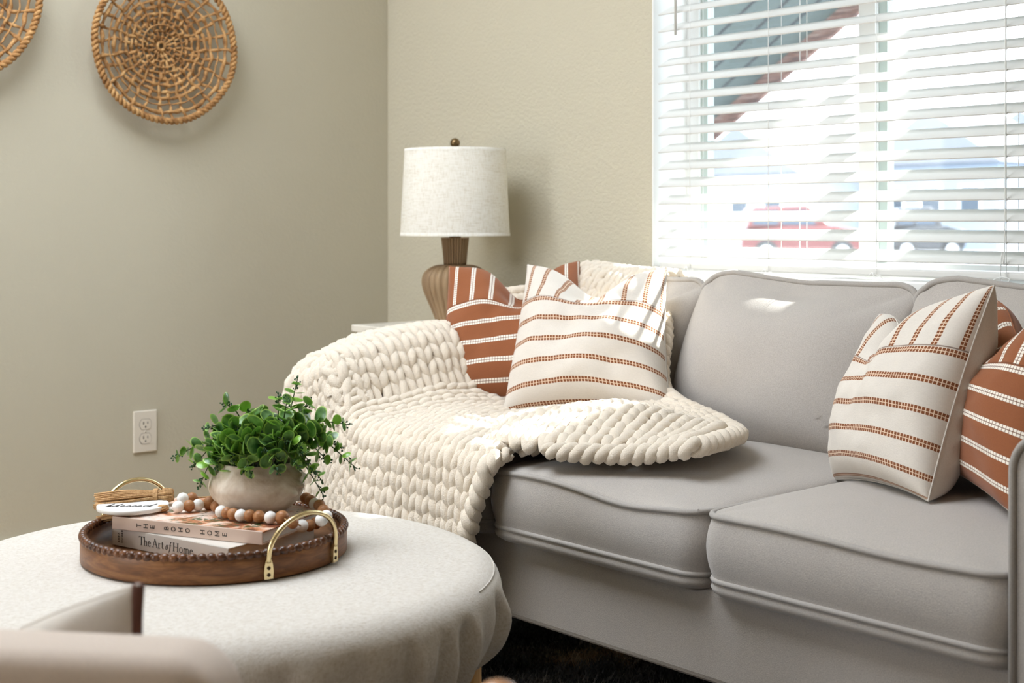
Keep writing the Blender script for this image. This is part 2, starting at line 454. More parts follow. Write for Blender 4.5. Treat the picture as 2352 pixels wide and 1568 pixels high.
for x in (1.262, 1.505, 1.80):
    ob('cord_knot', tube(smooth_path([(x - .018, .0, .806), (x - .006, -.004, .812), (x, -.004, .802), (x + .012, -.006, .808), (x + .02, -.004, .8)], 5), .0011, 6), m_cord, blind)
ob('pull_cord', tube(smooth_path([(2.105, -.002, 1.9), (2.105, -.003, .93), (2.10, -.006, .86), (2.098, -.008, .815), (2.11, -.012, .8), (2.12, -.012, .808), (2.105, -.012, .812), (2.085, -.012, .806), (2.078, -.012, .79)], 8), .0012, 6), m_cord, blind)
ob('tilt_wand', tube([(1.222, -.006, WZ1 - .05), (1.222, -.006, 1.385)], .0035, 8), m_slat, blind)
# ------------------------------------------------------------------ OUTSIDE
m_conc = M('concrete_ground', (.24, .24, .25), .9); m_conc.bump(m_conc.noise(3, 3), .2, .02); m_conc = m_conc.m
m_siding = plain('pale_siding', srgb(150, 156, 162), .8); m_roof = plain('grey_shingle', srgb(112, 114, 120), .9); m_hwin = plain('house_window_dark', srgb(40, 56, 70), .2)
m_soffit = M('sage_soffit', srgb(70, 84, 84), .8); _x, _y, _z = m_soffit.xyz()
m_soffit.color(m_soffit.mix((_y * 5).fract() < .12, m_soffit.mix(m_soffit.noise(1.3, 2), srgb(56, 70, 72), srgb(100, 112, 106)), srgb(26, 32, 36))); m_soffit = m_soffit.m; m_beam = plain('white_beam', srgb(232, 230, 224), .6)
def m_fascia_f():
    m = M('brown_fascia', srgb(140, 108, 98), .8); n = m.noise(1, 3, .6, m.coord(scale=(8, 2, 90)))
    m.color(m.ramp(n, [(.35, srgb(80, 58, 54)), (.5, srgb(122, 86, 74)), (.65, srgb(150, 130, 122))])); return m.m
m_fascia = m_fascia_f()
GZ = -.25
tag(struct('ground', box(-90, 60, .17, 120, GZ - .2, GZ), m_conc), 'pale concrete ground and street outside the window', 'ground')
porch = thing('porch_roof', 'sloping porch roof with brown fascia seen through upper left pane', 'porch roof', (.2, 1.6, 1.9))
D0, D1 = .2, 3.0
sl_ = .6217
def rz(x): return 1.912 + sl_ * (x + .376)
xa, xb = -2.2, 4.0
nrm = unit((-sl_, 0, 1))
def slab(y0, y1, xa, xb, lo, hi):
    V = []
    for y in (y0, y1):
        for x, o in ((xa, lo), (xb, lo), (xb, hi), (xa, hi)): V.append((x, y, rz(x) + o))
    return V, [(0, 1, 2, 3), (7, 6, 5, 4), (0, 4, 5, 1), (1, 5, 6, 2), (2, 6, 7, 3), (3, 7, 4, 0)]
ob('roof_deck', slab(D0, D1, xa, xb, .10, .2), m_soffit, porch, smooth=False)
ob('fascia', slab(D1, D1 + .03, xa, xb, 0, .115), m_fascia, porch, smooth=False)
ob('rafter', slab(D1 - 1.0, D1 - .9, xa, xb, .03, .1), m_soffit, porch, smooth=False)
ob('rafter', slab(D1 - 1.9, D1 - 1.82, xa, xb, .04, .1), m_beam, porch, smooth=False)
ob('wall_bracket', obox((-.1, 1.6, 1.98), (.32, .0, .05), (0, .03, 0), (-.015, 0, .07)), m_beam, porch, smooth=False)
pc = ob('porch_column', box(2.12, 2.6, 1.0, 1.42, GZ, 3.0), m_siding, smooth=False, origin=(2.41, 1.2, GZ))
tag(pc, 'pale square porch column just right of the window outside', 'column')

def house(px, Z, w, dpt, hw, hr, label, mat):
    c = atz(px, YH, Z); c[2] = GZ
    h = thing('house', label, 'house', tuple(c), 'houses across the street')
    x0, x1, y0, y1 = c[0] - w / 2, c[0] + w / 2, c[1], c[1] + dpt
    ob('house_wall', box(x0, x1, y0, y1, GZ, GZ + hw), mat, h, smooth=False)
    V = [(x0 - .4, y0 - .4, GZ + hw), (x1 + .4, y0 - .4, GZ + hw), (x1 + .4, y1 + .4, GZ + hw), (x0 - .4, y1 + .4, GZ + hw), (c[0], y0 - .4, GZ + hw + hr), (c[0], y1 + .4, GZ + hw + hr)]
    ob('roof', (V, [(0, 1, 4), (2, 3, 5), (1, 2, 5, 4), (3, 0, 4, 5), (0, 3, 2, 1)]), m_roof, h, smooth=False)
    for fx in (.2, .5, .8):
        a = x0 + w * fx
        f = ob('house_window', box(a - .55, a + .55, y0 - .06, y0, GZ + hw * .35, GZ + hw * .75), m_white, h, smooth=False)
        ob('pane', box(a - .45, a + .45, y0 - .09, y0 - .06, GZ + hw * .38, GZ + hw * .72), m_hwin, f, smooth=False)
house(1700, 64, 6.4, 6, 3.4, 2.2, 'pale gabled house seen through left part of window', m_siding)
house(1905, 92, 8, 8, 4.6, 2.3, 'pale gabled house seen just left of the window mullion', plain('cream_siding', srgb(156, 148, 136), .8))
house(2140, 62, 6.4, 6, 3.8, 2.4, 'pale gabled house seen through middle of right pane', plain('blue_siding', srgb(132, 144, 158), .8))
house(2350, 80, 8, 8, 5.0, 2.6, 'pale gabled house seen at right edge of window', plain('grey_siding', srgb(118, 130, 144), .8))
m_tyre = plain('tyre_rubber', (.03, .03, .03), .8); m_hub = plain('wheel_hub', (.6, .6, .62), .3, .7); m_cglass = plain('car_glass', srgb(44, 62, 80), .1)
def car(pxl, pxr, Z, label, paint, hood=.25):
    a = atz(pxl, YH, Z); b = atz(pxr, YH, Z); d = unit(b - a); L = np.linalg.norm(b - a); nn = np.array([-d[1], d[0], 0])
    c = (a + b) / 2; c[2] = GZ
    t = thing('parked_car', label, 'car', tuple(c), 'cars parked across the street')
    def P(s, w, z): return c + d * (s - L / 2) + nn * w + np.array([0, 0, z])
    def ext(poly, w0, w1):
        n = len(poly); V = [P(s * L, w0, z) for s, z in poly] + [P(s * L, w1, z) for s, z in poly]
        return V, [tuple(range(n)), tuple(range(2 * n - 1, n - 1, -1))] + [(k, n + k, n + (k + 1) % n, (k + 1) % n) for k in range(n)]
    bo = ob('body', ext([(0, .4), (.02, .95), (.3, 1.05), (.36, 1.1), (1 - hood, 1.1), (.98, .95), (1, .45), (.9, .32), (.1, .32)], -.9, .9), paint, t, smooth=False); bevel(bo, .08, 3)
    ca = ob('cabin', ext([(.05, 1.0), (.1, 1.62), (.55, 1.68), (.72, 1.08)], -.78, .78), paint, t, smooth=False); bevel(ca, .08, 3)
    for s0, s1 in ((.1, .3), (.33, .52)):
        ob('side_window', ext([(s0, 1.12), (s0 + .015, 1.52), (s1, 1.55), (s1 + (.08 if s1 > .5 else 0), 1.12)], -.81, -.77), m_cglass, t, smooth=False)
    for s in (.2, .8):
        w = ob('wheel', tube([P(s * L, -.93, .34), P(s * L, -.7, .34)], .34, 20), m_tyre, t)
        ob('hubcap', tube([P(s * L, -.95, .34), P(s * L, -.92, .34)], .2, 16), m_hub, w)
car(1690, 1975, 41, 'red car parked across the street behind left pane', plain('red_paint', (.13, .022, .02), .4))
car(2030, 2200, 44, 'dark grey car parked across the street behind right pane', plain('grey_paint', (.025, .027, .032), .3))

# ------------------------------------------------------------------ RUG
def rugmat():
    m = M('shag_rug_yarn', (.1, .1, .1), .95, spec=.05)
    n = m.noise(3.2, 2, .5, dist=.6)
    n2 = m.noise(150, 2)
    c = m.ramp(n * .85 + n2 * .15, [(.42, srgb(52, 55, 64)), (.52, srgb(120, 122, 130)), (.6, srgb(150, 146, 142)), (.66, srgb(226, 206, 180))])
    m.color(c); return m.m
m_rug = rugmat()
rug = thing('shag_rug', 'dark grey and tan shag rug under the sofa and ottoman', 'rug', (2.0, -1.6, 0))
rb = ob('rug_backing', box(.7, 3.2, -2.9, -.35, .001, .012), m_rug, rug, smooth=False)
nb = 95000
pts = np.column_stack([rng.uniform(1.1, 2.6, nb), rng.uniform(-1.9, -.4, nb), np.full(nb, .012)])
hgt = rng.uniform(.012, .026, nb); an = rng.uniform(0, 2 * PI, nb); le = rng.uniform(.008, .026, nb); wd = rng.uniform(.0008, .0017, nb)
dx = np.column_stack([np.cos(an), np.sin(an), np.zeros(nb)]); sdv = np.column_stack([-np.sin(an), np.cos(an), np.zeros(nb)])
A = pts - sdv * wd[:, None]; B = pts + sdv * wd[:, None]
C = pts + dx * (le * .4)[:, None] + sdv * (wd * .9)[:, None]; C[:, 2] += hgt * .6
Dd = pts + dx * (le * .4)[:, None] - sdv * (wd * .9)[:, None]; Dd[:, 2] += hgt * .6
Ee = pts + dx * le[:, None]; Ee[:, 2] += hgt
Vp = np.stack([A, B, C, Dd, Ee], 1).reshape(-1, 3)
ix = np.arange(nb)[:, None] * 5
Ft = np.concatenate([ix + np.array([[0, 1, 2]]), ix + np.array([[0, 2, 3]]), ix + np.array([[3, 2, 4]])])
pile = ob('rug_pile', (Vp, Ft), m_rug, rug); pile['kind'] = 'stuff'

# ------------------------------------------------------------------ SOFA
SX0, SX1 = .935, 2.745; AW = .126; SYF = -.865; SYB = -.06
sofa = thing('sofa', 'grey taupe fabric sofa with piped cushions below the window', 'sofa', ((SX0 + SX1) / 2, -.45, 0))
fr = ob('base_frame', box(SX0 + .01, SX1 - .01, SYF, SYB, .18, .335), m_sofa, sofa, smooth=False); bevel(fr, .012, 3)
bk = ob('back_frame', box(SX0 + .01, SX1 - .01, -.165, SYB + .002, .3, .745), m_sofa, sofa, smooth=False); bevel(bk, .03, 4)
def arm(x0, x1, zt=.648):
    n = 8; r = .05
    pts = [(x0, .178), (x0, zt - r)] + [(x0 + r - r * math.cos(a), zt - r + r * math.sin(a)) for a in np.linspace(0, PI / 2, n)][1:] + [(x1 - r + r * math.sin(a), zt - r + r * math.cos(a)) for a in np.linspace(0, PI / 2, n)] + [(x1, .178)]
    m = len(pts); yf, yb = -.885, SYB
    V = [(x, yf, z) for x, z in pts] + [(x, yb, z) for x, z in pts]
    Fc = [tuple(range(m)), tuple(range(2 * m - 1, m - 1, -1))] + [(k + 1, k, m + k, m + k + 1) for k in range(m - 1)] + [(0, m - 1, 2 * m - 1, m)]
    a = ob('armrest', (V, Fc), m_sofa, sofa); bevel(a, .006, 2)
    ob('piping', tube([(x, yf - .001, z) for x, z in pts], .0055, 8), m_pipe, a)
arm(SX0, SX0 + AW, .6); arm(SX1 - AW, SX1)
for x in (SX0 + .1, SX1 - .1):
    for y in (-.8, -.14):
        ob('leg', lathe([(.022, 0.012), (.03, .19)], 16, (x, y, 0)), m_dark, sofa)
def seat_cushion(x0, x1, wav):
    y0, y1, z0, z1 = -.895, -.27, .328, .458
    zl = .357   # lower piping
    cx, cy = (x0 + x1) / 2, (y0 + y1) / 2; hx_, hy_ = (x1 - x0) / 2 - .002, (y1 - y0) / 2
    r = .03
    def rr(u, v, inset):   # rounded rect mapping
        mx = max(abs(u), abs(v), 1e-9); p, q = u / mx, v / mx
        ax, ay = hx_ - inset, hy_ - inset
        X_, Y_ = abs(p) * ax, abs(q) * ay; R = .045
        if X_ > ax - R and Y_ > ay - R:
            d = np.array([X_ - ax + R, Y_ - ay + R]); d = d / max(np.linalg.norm(d), 1e-9) * R
            X_, Y_ = ax - R + d[0], ay - R + d[1]
        return cx + math.copysign(X_, p) * mx, cy + math.copysign(Y_, q) * mx
    N = 30
    us = [math.sin(PI / 2 * k) for k in np.linspace(-1, 1, N)]
    def dip(x):   # slight sag of the front welt
        return -wav * math.exp(-((x - cx - .1) / .1) ** 2) + wav * .4 * math.exp(-((x - cx + .12) / .1) ** 2)
    def top(u, v):
        x, y = rr(u, v, 0)
        cr = .034 * (max(0, (1 - u * u)) ** .5) * (max(0, (1 - v * v)) ** .45)
        e = max(abs(u), abs(v))
        n_ = mnoise.noise(Vector((x * 5, y * 5, 3))) * .006 * (1 - e * e)
        return (x, y, z1 + cr + n_ + (dip(x) if v < 0 else 0) * e ** 4)
    mb = MB(); mb.add(grid(top, us, us))
    # side boxing with a soft bulge, lower welt and rolled underside
    per = [(u, -1) for u in us] + [(1, v) for v in us[1:]] + [(u, 1) for u in us[::-1][1:]] + [(-1, v) for v in us[::-1][1:-1]]
    lev = []
    for k in range(9):
        t = k / 8; lev.append((z1 - t * (z1 - zl), -.008 * math.sin(PI * t)))
    lev += [(zl - .004, .0), (zl - .012, -.003), (zl - .02, .0), (z0 + .003, .008), (z0, .02), (z0 - .001, .08)]
    V = []; m = len(per)
    for z, ins in lev:
        for u, v in per:
            x, y = rr(u, v, ins); f = (z - zl) / (z1 - zl)
            V.append((x, y, z + (dip(x) * max(0, f) if v < -.99 else 0)))
    Fc = [(a * m + (k + 1) % m, a * m + k, (a + 1) * m + k, (a + 1) * m + (k + 1) % m) for a in range(len(lev) - 1) for k in range(m)]
    Fc.append(tuple((len(lev) - 1) * m + k for k in range(m)))
    mb.add((V, Fc))
    c = ob('seat_cushion', mb.get(), m_sofa, sofa)
    def loop(z, o, dd):
        return [(*rr(u, v, o), z + (dip(rr(u, v, o)[0]) * dd if v < -.99 else 0)) for u, v in per]
    ob('piping', tube(loop(z1, -.001, 1), .0052, 8, True), m_pipe, c)
    ob('piping', tube(loop(zl, .0, 0), .005, 8, True), m_pipe, c)
xs = [SX0 + AW, 1.557, 2.088, SX1 - AW]
for k in range(3): seat_cushion(xs[k] + .001, xs[k + 1] - .001, (.004, .011, .004)[k])

def rsq(u, v, R):   # square to rounded square
    mx = max(abs(u), abs(v), 1e-9); p, q = abs(u) / mx, abs(v) / mx
    if p > 1 - R and q > 1 - R:
        d = np.array([p - 1 + R, q - 1 + R]); d = d / np.linalg.norm(d) * R; p, q = 1 - R + d[0], 1 - R + d[1]
    return math.copysign(p, u) * mx, math.copysign(q, v) * mx
def back_cushion(x0, x1, seed, ztop=.8, crease=0):
    N = 36; us = [math.sin(PI / 2 * k) for k in np.linspace(-1, 1, N)]
    cx, hw = (x0 + x1) / 2, (x1 - x0) / 2 + .004
    zb = .45
    B0 = np.array([cx, -.335, zb]); T0 = np.array([cx, -.215, ztop])
    up = T0 - B0; nf = unit(np.cross(np.array([1., 0, 0]), up)) # front normal
    if nf[1] > 0: nf = -nf
    def pos(u, v, side):
        a, b = rsq(u, v, .2)
        wob = .012 * mnoise.noise(Vector((u * 1.3 + seed, v * 1.3, seed * 2.))) 
        edge = float(np.interp(u, (-1, -.7, -.35, 0, .6, 1), (0, .010, .001, -.007, -.006, -.002))) * ss(.2, 1, v)
        th = (max(0, 1 - u * u) ** .42) * (max(0, 1 - v * v) ** (.42 if v < 0 else .42 + .8 * v))
        t = (.105 if side > 0 else .07) * th * (1 - .12 * v) + wob * th
        if crease and side > 0: t -= .012 * math.exp(-((u - .05) / .2) ** 2 - ((v - .8) / .1) ** 2)
        p = B0 + np.array([a * hw, 0, 0]) + up * ((b + 1) / 2) + np.array([0, 0, edge])
        return p + nf * t * side
    root = ob('back_cushion', MB().add(grid(lambda u, v: pos(u, v, 1), us, us)).add((lambda g: (g[0], [f[::-1] for f in g[1]]))(grid(lambda u, v: pos(u, v, -1), us, us))).get(), m_sofa, sofa)
    per = [(u, -1) for u in us] + [(1, v) for v in us[1:]] + [(u, 1) for u in us[::-1][1:]] + [(-1, v) for v in us[::-1][1:-1]]
    ob('piping', tube([pos(u, v, 1) for u, v in per], .0065, 8, True), m_pipe, root)
back_cushion(1.065, 1.505, 1.3, .797); back_cushion(1.508, 2.045, 2.2, .803, 1); back_cushion(2.05, 2.6, 4.1, .805)

# ------------------------------------------------------------------ CUSHIONS
def pillow(label, TL, TR, BR, BL, T, front, back, out, chop=.05, pinch=.07, group=None, cat='pillow', name='throw_pillow', seed=0., uc=0., backr=1., N=56, cw=.42, seam=.0016, seam_mat=None, edge_mat=None):
    TL, TR, BR, BL = map(lambda q: np.asarray(q, float), (TL, TR, BR, BL))
    nrm = unit(np.cross((TR + BR - TL - BL), (TL + TR - BL - BR)))
    if nrm @ np.asarray(out, float) < 0: nrm = -nrm
    flip = np.cross((TR + BR - TL - BL), (TL + TR - BL - BR)) @ nrm < 0
    c = (BL + BR) / 2
    root = thing(name, label, cat, tuple(c), group)
    us = [math.sin(PI / 2 * k) for k in np.linspace(-1, 1, N)]
    upv = unit(TL + TR - BL - BR); hgt = np.linalg.norm(TL + TR - BL - BR) / 2
    def pos(u, v, side):
        ur = u * (1 - pinch * (1 - v * v)); vr = v * (1 - pinch * (1 - u * u))
        p = BL * (1 - ur) * (1 - vr) / 4 + BR * (1 + ur) * (1 - vr) / 4 + TL * (1 - ur) * (1 + vr) / 4 + TR * (1 + ur) * (1 + vr) / 4
        g = math.exp(-((u - uc) / cw) ** 2) * ss(-.1, 1, v) ** 1.3
        th = (max(0, 1 - u * u) * max(0, 1 - v * v)) ** .44
        t = T * th * (1 - .16 * v) * (1 - .35 * g * (chop > 0.02))
        t += T * .22 * th * mnoise.noise(Vector((u * 1.6 + seed, v * 1.6 - seed, seed))) + T * .06 * th * mnoise.noise(Vector((u * 5 + seed, v * 5, seed)))
        # pull folds running from the corners and the chop
        fold = math.exp(-((abs(u - uc) - .32 * (1.15 - v)) / .09) ** 2) * ss(.35, .95, v)
        t -= T * .16 * fold * th ** .5 * (chop > .02)
        return p - upv * chop * g + nrm * t * side * (1 if side > 0 else backr)
    for side, mt, nm in ((1, front, 'front_panel'), (-1, back, 'back_panel')):
        V, Fc = grid(lambda u, v: pos(u, v, side), us, us)
        if (side < 0) != flip: Fc = [f[::-1] for f in Fc]
        if side > 0:   # cloth coordinates measured along the surface
            mu = np.array([pos(u, -.15, 1) for u in us]); mv = np.array([pos(-.45 if uc > -.1 else .35, v, 1) for v in us])
            au = np.concatenate([[0], np.cumsum(np.linalg.norm(np.diff(mu, axis=0), axis=1))]); av = np.concatenate([[0], np.cumsum(np.linalg.norm(np.diff(mv, axis=0), axis=1))])
            au /= au[-1]; av /= av[-1]
        uv = [(au[i], av[j]) for j in range(N) for i in range(N)]
        ob(nm, (V, Fc), mt, root, uv=uv)
    per = [(u, -1) for u in us] + [(1, v) for v in us[1:]] + [(u, 1) for u in us[::-1][1:]] + [(-1, v) for v in us[::-1][1:-1]]
    ob('edge_seam', tube([pos(u, v, 1) for u, v in per], seam, 6, True), seam_mat or back, root)
    if edge_mat: ob('edge_stripe', tube([pos(1, v, 1) for v in us], .0055, 8), edge_mat, root, label='dark brown edge stripe')
    return root
# left rust pillow
pillow('rust pillow with cream stripes leaning against the blanket covered arm', ony(1032, 612, -.53), ony(1330, 600, -.27), (1.36, -.40, .515), ony(985, 945, -.64), .085, m_rust_st, m_rust_pl, (.6, -.8, .2), chop=.085, uc=.12, seed=1.7, cw=.36, group='rust striped pillows on the sofa')
pillow('cream pillow with brown stripes leaning beside the rust one on blanket', ony(1212, 608, -.43), ony(1532, 620, -.31), ony(1545, 955, -.46), ony(1155, 950, -.60), .095, m_cream_st, m_cream_pl, (.5, -.85, .2), chop=.068, uc=.05, seed=4.2, group='cream striped pillows on the sofa')
pillow('cream pillow with brown stripes tilted before the right rust pillow', ony(2020, 722, -.40), ony(2284, 655, -.575), ony(2132, 1150, -.69), ony(1918, 1100, -.52), .085, m_cream_st, m_cream_pl, (-.5, -.85, .1), chop=.055, uc=-.25, seed=8.8, backr=1.35, cw=.3, group='cream striped pillows on the sofa')
pillow('rust pillow with cream stripes leaning on the right sofa arm', (2.29, -.37, .79), (2.575, -.62, .80), (2.535, -.72, .497), (2.22, -.42, .497), .075, m_rust_st, m_rust_pl, (-.67, -.74, .1), chop=.05, seed=5.5, group='rust striped pillows on the sofa')

# ------------------------------------------------------------------ CHUNKY THROW
class Prof:
    def __init__(s, pts, n=3):
        P = [np.array(p, float) for p in pts]
        for _ in range(n):
            Q = [P[0]]
            for a, b in zip(P[:-1], P[1:]): Q += [a * .75 + b * .25, a * .25 + b * .75]
            P = Q + [P[-1]]
        s.P = np.array(P); s.L = np.concatenate([[0], np.cumsum(np.linalg.norm(np.diff(s.P, axis=0), axis=1))]); s.len = s.L[-1]
    def __call__(s, t):
        t = np.asarray(t, float)
        lo = np.clip(t, 0, s.len)
        a = np.interp(lo, s.L, s.P[:, 0]); b = np.interp(lo, s.L, s.P[:, 1])
        e0 = unit(s.P[1] - s.P[0]); e1 = unit(s.P[-1] - s.P[-2])
        d0 = np.minimum(t, 0); d1 = np.maximum(t - s.len, 0)
        return a + e0[0] * d0 + e1[0] * d1, b + e0[1] * d0 + e1[1] * d1
    def at(s, val, comp=0):   # arc length where component reaches val (first)
        i = int(np.argmax(s.P[:, comp] >= val)); return s.L[i]
SZ = .492
armP = Prof([(.917, .42), (.917, .6), (.93, .655), (1.055, .664), (1.09, .63), (1.13, .54), (1.2, SZ + .004), (1.3, SZ), (2.3, SZ)])
depP = Prof([(-.925, -.46), (-.925, -.05), (-.915, .0), (-.86, .004), (-.47, .004), (-.42, .03), (-.36, .10), (-.285, .29), (-.2, .322), (-.12, .30)])
def knit(P, s0, s1, t0, t1, W, R, r, h, a, d, mask=None, seed=0, seg=14, ns=10, soft=None):
    ncol = int(round((s1 - s0) / W)); W = (s1 - s0) / ncol; nrow = int(round((t1 - t0) / R)); R = (t1 - t0) / nrow
    VV = []; FF = []; base = 0
    lr = np.random.default_rng(seed)
    for j in range(nrow):
        th = np.linspace(0, 2 * PI * ncol, ncol * seg + 1)
        jt = np.interp(th, np.linspace(0, 2 * PI * ncol, ncol * 2 + 1), lr.normal(0, .0022, ncol * 2 + 1))
        js = np.interp(th, np.linspace(0, 2 * PI * ncol, ncol * 2 + 1), lr.normal(0, .0022, ncol * 2 + 1))
        s = s0 + W * th / (2 * PI) + a * np.sin(2 * th) + js
        t = t0 + R * (j + .5) + h * np.cos(th) + jt
        off = r * .9 - d * np.cos(2 * th)
        e = .002
        p = P(s, t); ds = P(s + e, t) - P(s - e, t); dt = P(s, t + e) - P(s, t - e)
        N = np.cross(ds, dt); N /= np.maximum(np.linalg.norm(N, axis=1, keepdims=True), 1e-9)
        c = p + N * off[:, None]
        T = np.gradient(c, axis=0); T /= np.maximum(np.linalg.norm(T, axis=1, keepdims=True), 1e-9)
        Nn = N - T * (T * N).sum(1, keepdims=True); Nn /= np.maximum(np.linalg.norm(Nn, axis=1, keepdims=True), 1e-9)
        B = np.cross(T, Nn)
        ph = np.linspace(0, 2 * PI, ns, endpoint=False)
        rad = r * (.93 + .2 * np.abs(np.sin(th)) + np.interp(th, np.linspace(0, 2 * PI * ncol, ncol * 5 + 1), lr.normal(0, .09, ncol * 5 + 1)))
        if soft is not None: rad = rad * np.sqrt(np.clip(soft(s, t) / .012, .02, 1))
        rr_ = rad[:, None] * (1 + lr.normal(0, .03, (len(th), ns)))
        V = c[:, None] + rr_[..., None] * (np.cos(ph)[None, :, None] * Nn[:, None] + np.sin(ph)[None, :, None] * B[:, None])
        n = len(th)
        keep = np.ones(n - 1, bool) if mask is None else mask((s[:-1] + s[1:]) / 2, (t[:-1] + t[1:]) / 2)
        i = np.arange(n - 1)[keep][:, None]; k = np.arange(ns)[None]
        k2 = (k + 1) % ns
        f = np.stack([i * ns + k, i * ns + k2, (i + 1) * ns + k2, (i + 1) * ns + k], -1).reshape(-1, 4) + base
        VV.append(V.reshape(-1, 3)); FF.append(f); base += n * ns
    return np.concatenate(VV), np.concatenate(FF)
def PA(s, t):
    x, za = armP(s); y, dz = depP(t)
    zb = SZ + dz
    low = za + np.minimum(dz, 0)
    k = .03
    hi = k * np.logaddexp(za / k, zb / k)
    w = ss(0, .04, dz)
    z = low * (1 - w) + hi * w
    # soft sag and waves
    z = z + .008 * np.sin(x * 9 + y * 5) * ss(-.2, .0, dz) + .006 * np.sin(y * 17 + x * 6) * ss(-.05, .01, dz)
    hang = ss(.0, -.2, dz)
    y = y - hang * (.010 * np.sin(x * 16) + .012)
    z = z - .05 * ss(-.76, -.925, y) * ss(1.10, 1.0, x)
    z = np.maximum(z, .035)
    return np.stack([x, y, z], -1)
throw = thing('chunky_knit_throw', 'cream chunky knit blanket draped over left sofa arm and seat', 'blanket', (1.35, -.6, .47))
s_r = armP.at(1.62)
tz0 = .02
def limA(s, t):
    x, _ = armP(s)
    y, dz = depP(t)
    return x, y, np.where(dz < -.005, 1.60 + .30 * np.maximum(dz, -.5), np.where(dz < .03, np.where(y < -.885, 1.612, 1.64), 1.56 - .7 * (dz - .03)))
def maskA(s, t):
    x, y, lim = limA(s, t)
    return (x < lim) & ~((x < 1.135) & (y > -.875))
VA, FA = knit(PA, .05, s_r + .02, tz0, depP.len - .01, .0405, .0305, .0093, .0265, .0012, .0068, maskA, 3, soft=lambda s, t: limA(s, t)[2] - limA(s, t)[0])
def PAs(a, b): return PA(b, -a)          # rows turned to run over the arm
def maskR(a, b):
    x, _ = armP(b); y, dz = depP(-a)
    return (x < 1.2 + .02 * np.sin(y * 40)) & ~((x < 1.06) & (y > -.3)) & (y < -.3) & (dz > -.05)
VR, FR = knit(PAs, -depP.len + .12, -.40, .10, s_r - .3, .044, .033, .0097, .029, .0012, .0075, maskR, 5)
wR = ss(1.125, 1.195, VR[:, 0]); VR[:, 2] += .006 - .034 * wR
wF = ss(.0, -.05, VR[:, 2] - .66) * ss(-.89, -.93, VR[:, 1]) * (VR[:, 0] < 1.06); VR[:, 1] += .03 * wF
# flap lying over the middle seat cushion and up behind the pillow
def PB(p, q):
    p = np.asarray(p, float); q = np.asarray(q, float)
    Lr = np.array([(1.08, -.19, .80), (1.17, -.31, .70), (1.2, -.42, .50), (1.2, -.6, .483), (1.22, -.75, .483), (1.40, -.922, .472)])
    Rr = np.array([(1.37, -.20, .80), (1.50, -.35, .66), (1.575, -.43, .545), (1.80, -.50, .515), (1.92, -.62, .512), (1.965, -.80, .508)])
    pl = smooth_path(Lr, 10); pr_ = smooth_path(Rr, 10)
    q_ = np.clip(q, 0, 1) * (len(pl) - 1); i = np.arange(len(pl))
    L = np.stack([np.interp(q_, i, pl[:, k]) for k in range(3)], -1); Rg = np.stack([np.interp(q_, i, pr_[:, k]) for k in range(3)], -1)
    w = p[..., None]
    P = L * (1 - w) + Rg * w
    P[..., 2] += .018 * ss(0, .3, p) + .035 * np.exp(-((p - .72) / .22) ** 2 - ((q - .82) / .12) ** 2) + .012 * np.sin(p * 9 + q * 4) * ss(.4, .7, q) + .016 * np.exp(-((p - .3) / .15) ** 2) * ss(.6, .9, q)
    P[..., 2] -= .022 * ss(.72, 1, q) * ss(.75, .35, p)
    P[..., 1] += .03 * np.sin(p * 7 + 1.) * ss(.7, 1, q)
    return P
def PBs(s, t):   # t runs towards the back
    return PB(s, 1 - t)
def knitB():
    ncol, nrow = 15, 31
    return knit(PBs, .0, .97, .015, .97, .97 / ncol, .955 / nrow, .0102, .955 / nrow * .88, .97 / ncol * .03, .0075, None, 9)
VB, FB = knitB()
# braided border along the free edge of the flap
def braid(path, amp, r, wl):
    P = smooth_path(path, 14); L = np.concatenate([[0], np.cumsum(np.linalg.norm(np.diff(P, axis=0), axis=1))])
    n = int(L[-1] / wl * 10); s = np.linspace(0, L[-1], n)
    C = np.stack([np.interp(s, L, P[:, k]) for k in range(3)], -1)
    T = np.gradient(C, axis=0); T /= np.linalg.norm(T, axis=1, keepdims=True)
    Z = np.array([0, 0, 1.]); S = np.cross(T, Z); S /= np.linalg.norm(S, axis=1, keepdims=True); U = np.cross(S, T)
    mb = MB()
    for k in range(2):
        ph = s / wl * 2 * PI + k * PI
        c = C + S * (amp * np.cos(ph))[:, None] + U * (amp * .8 * np.sin(ph))[:, None]
        tp_ = np.minimum(1, .25 + .75 * np.sqrt(np.minimum(np.arange(n), np.arange(n)[::-1]) / 9.)); mb.add(tube(c, r * tp_ * (1 + .07 * rng.normal(size=n)), 9))
    return mb.get()
edgeF = [PB(np.array(p), np.array(1.)) + np.array([0, -.004, .004]) for p in np.linspace(.55, 1, 9)]
edgeR = [PB(np.array(1.), np.array(q)) + np.array([.004, 0, .004]) for q in np.linspace(.97, .14, 11)]
mb = MB(); mb.add((VA, FA.tolist())); nA = 0
VBr, FBr = braid(edgeF + edgeR, .010, .0115, .046)
edgeH = [PA(np.array(armP.at(1.60) - .30 * max(0, -(float(depP(np.array(t))[1]))) * 1.0), np.array(t)) + np.array([-.012, -.016, .002]) for t in np.linspace(.07, .5, 10)]
VH, FH = braid(edgeH, .0095, .0125, .047)
ob('knit_panel', (VA, FA), m_chen, throw); ob('arm_panel', (VR, FR), m_chen, throw); ob('folded_flap', (VB, FB), m_chen, throw)
ob('braided_edge', (VBr, FBr), m_chen, throw); ob('braided_edge', (VH, FH), m_chen, throw)

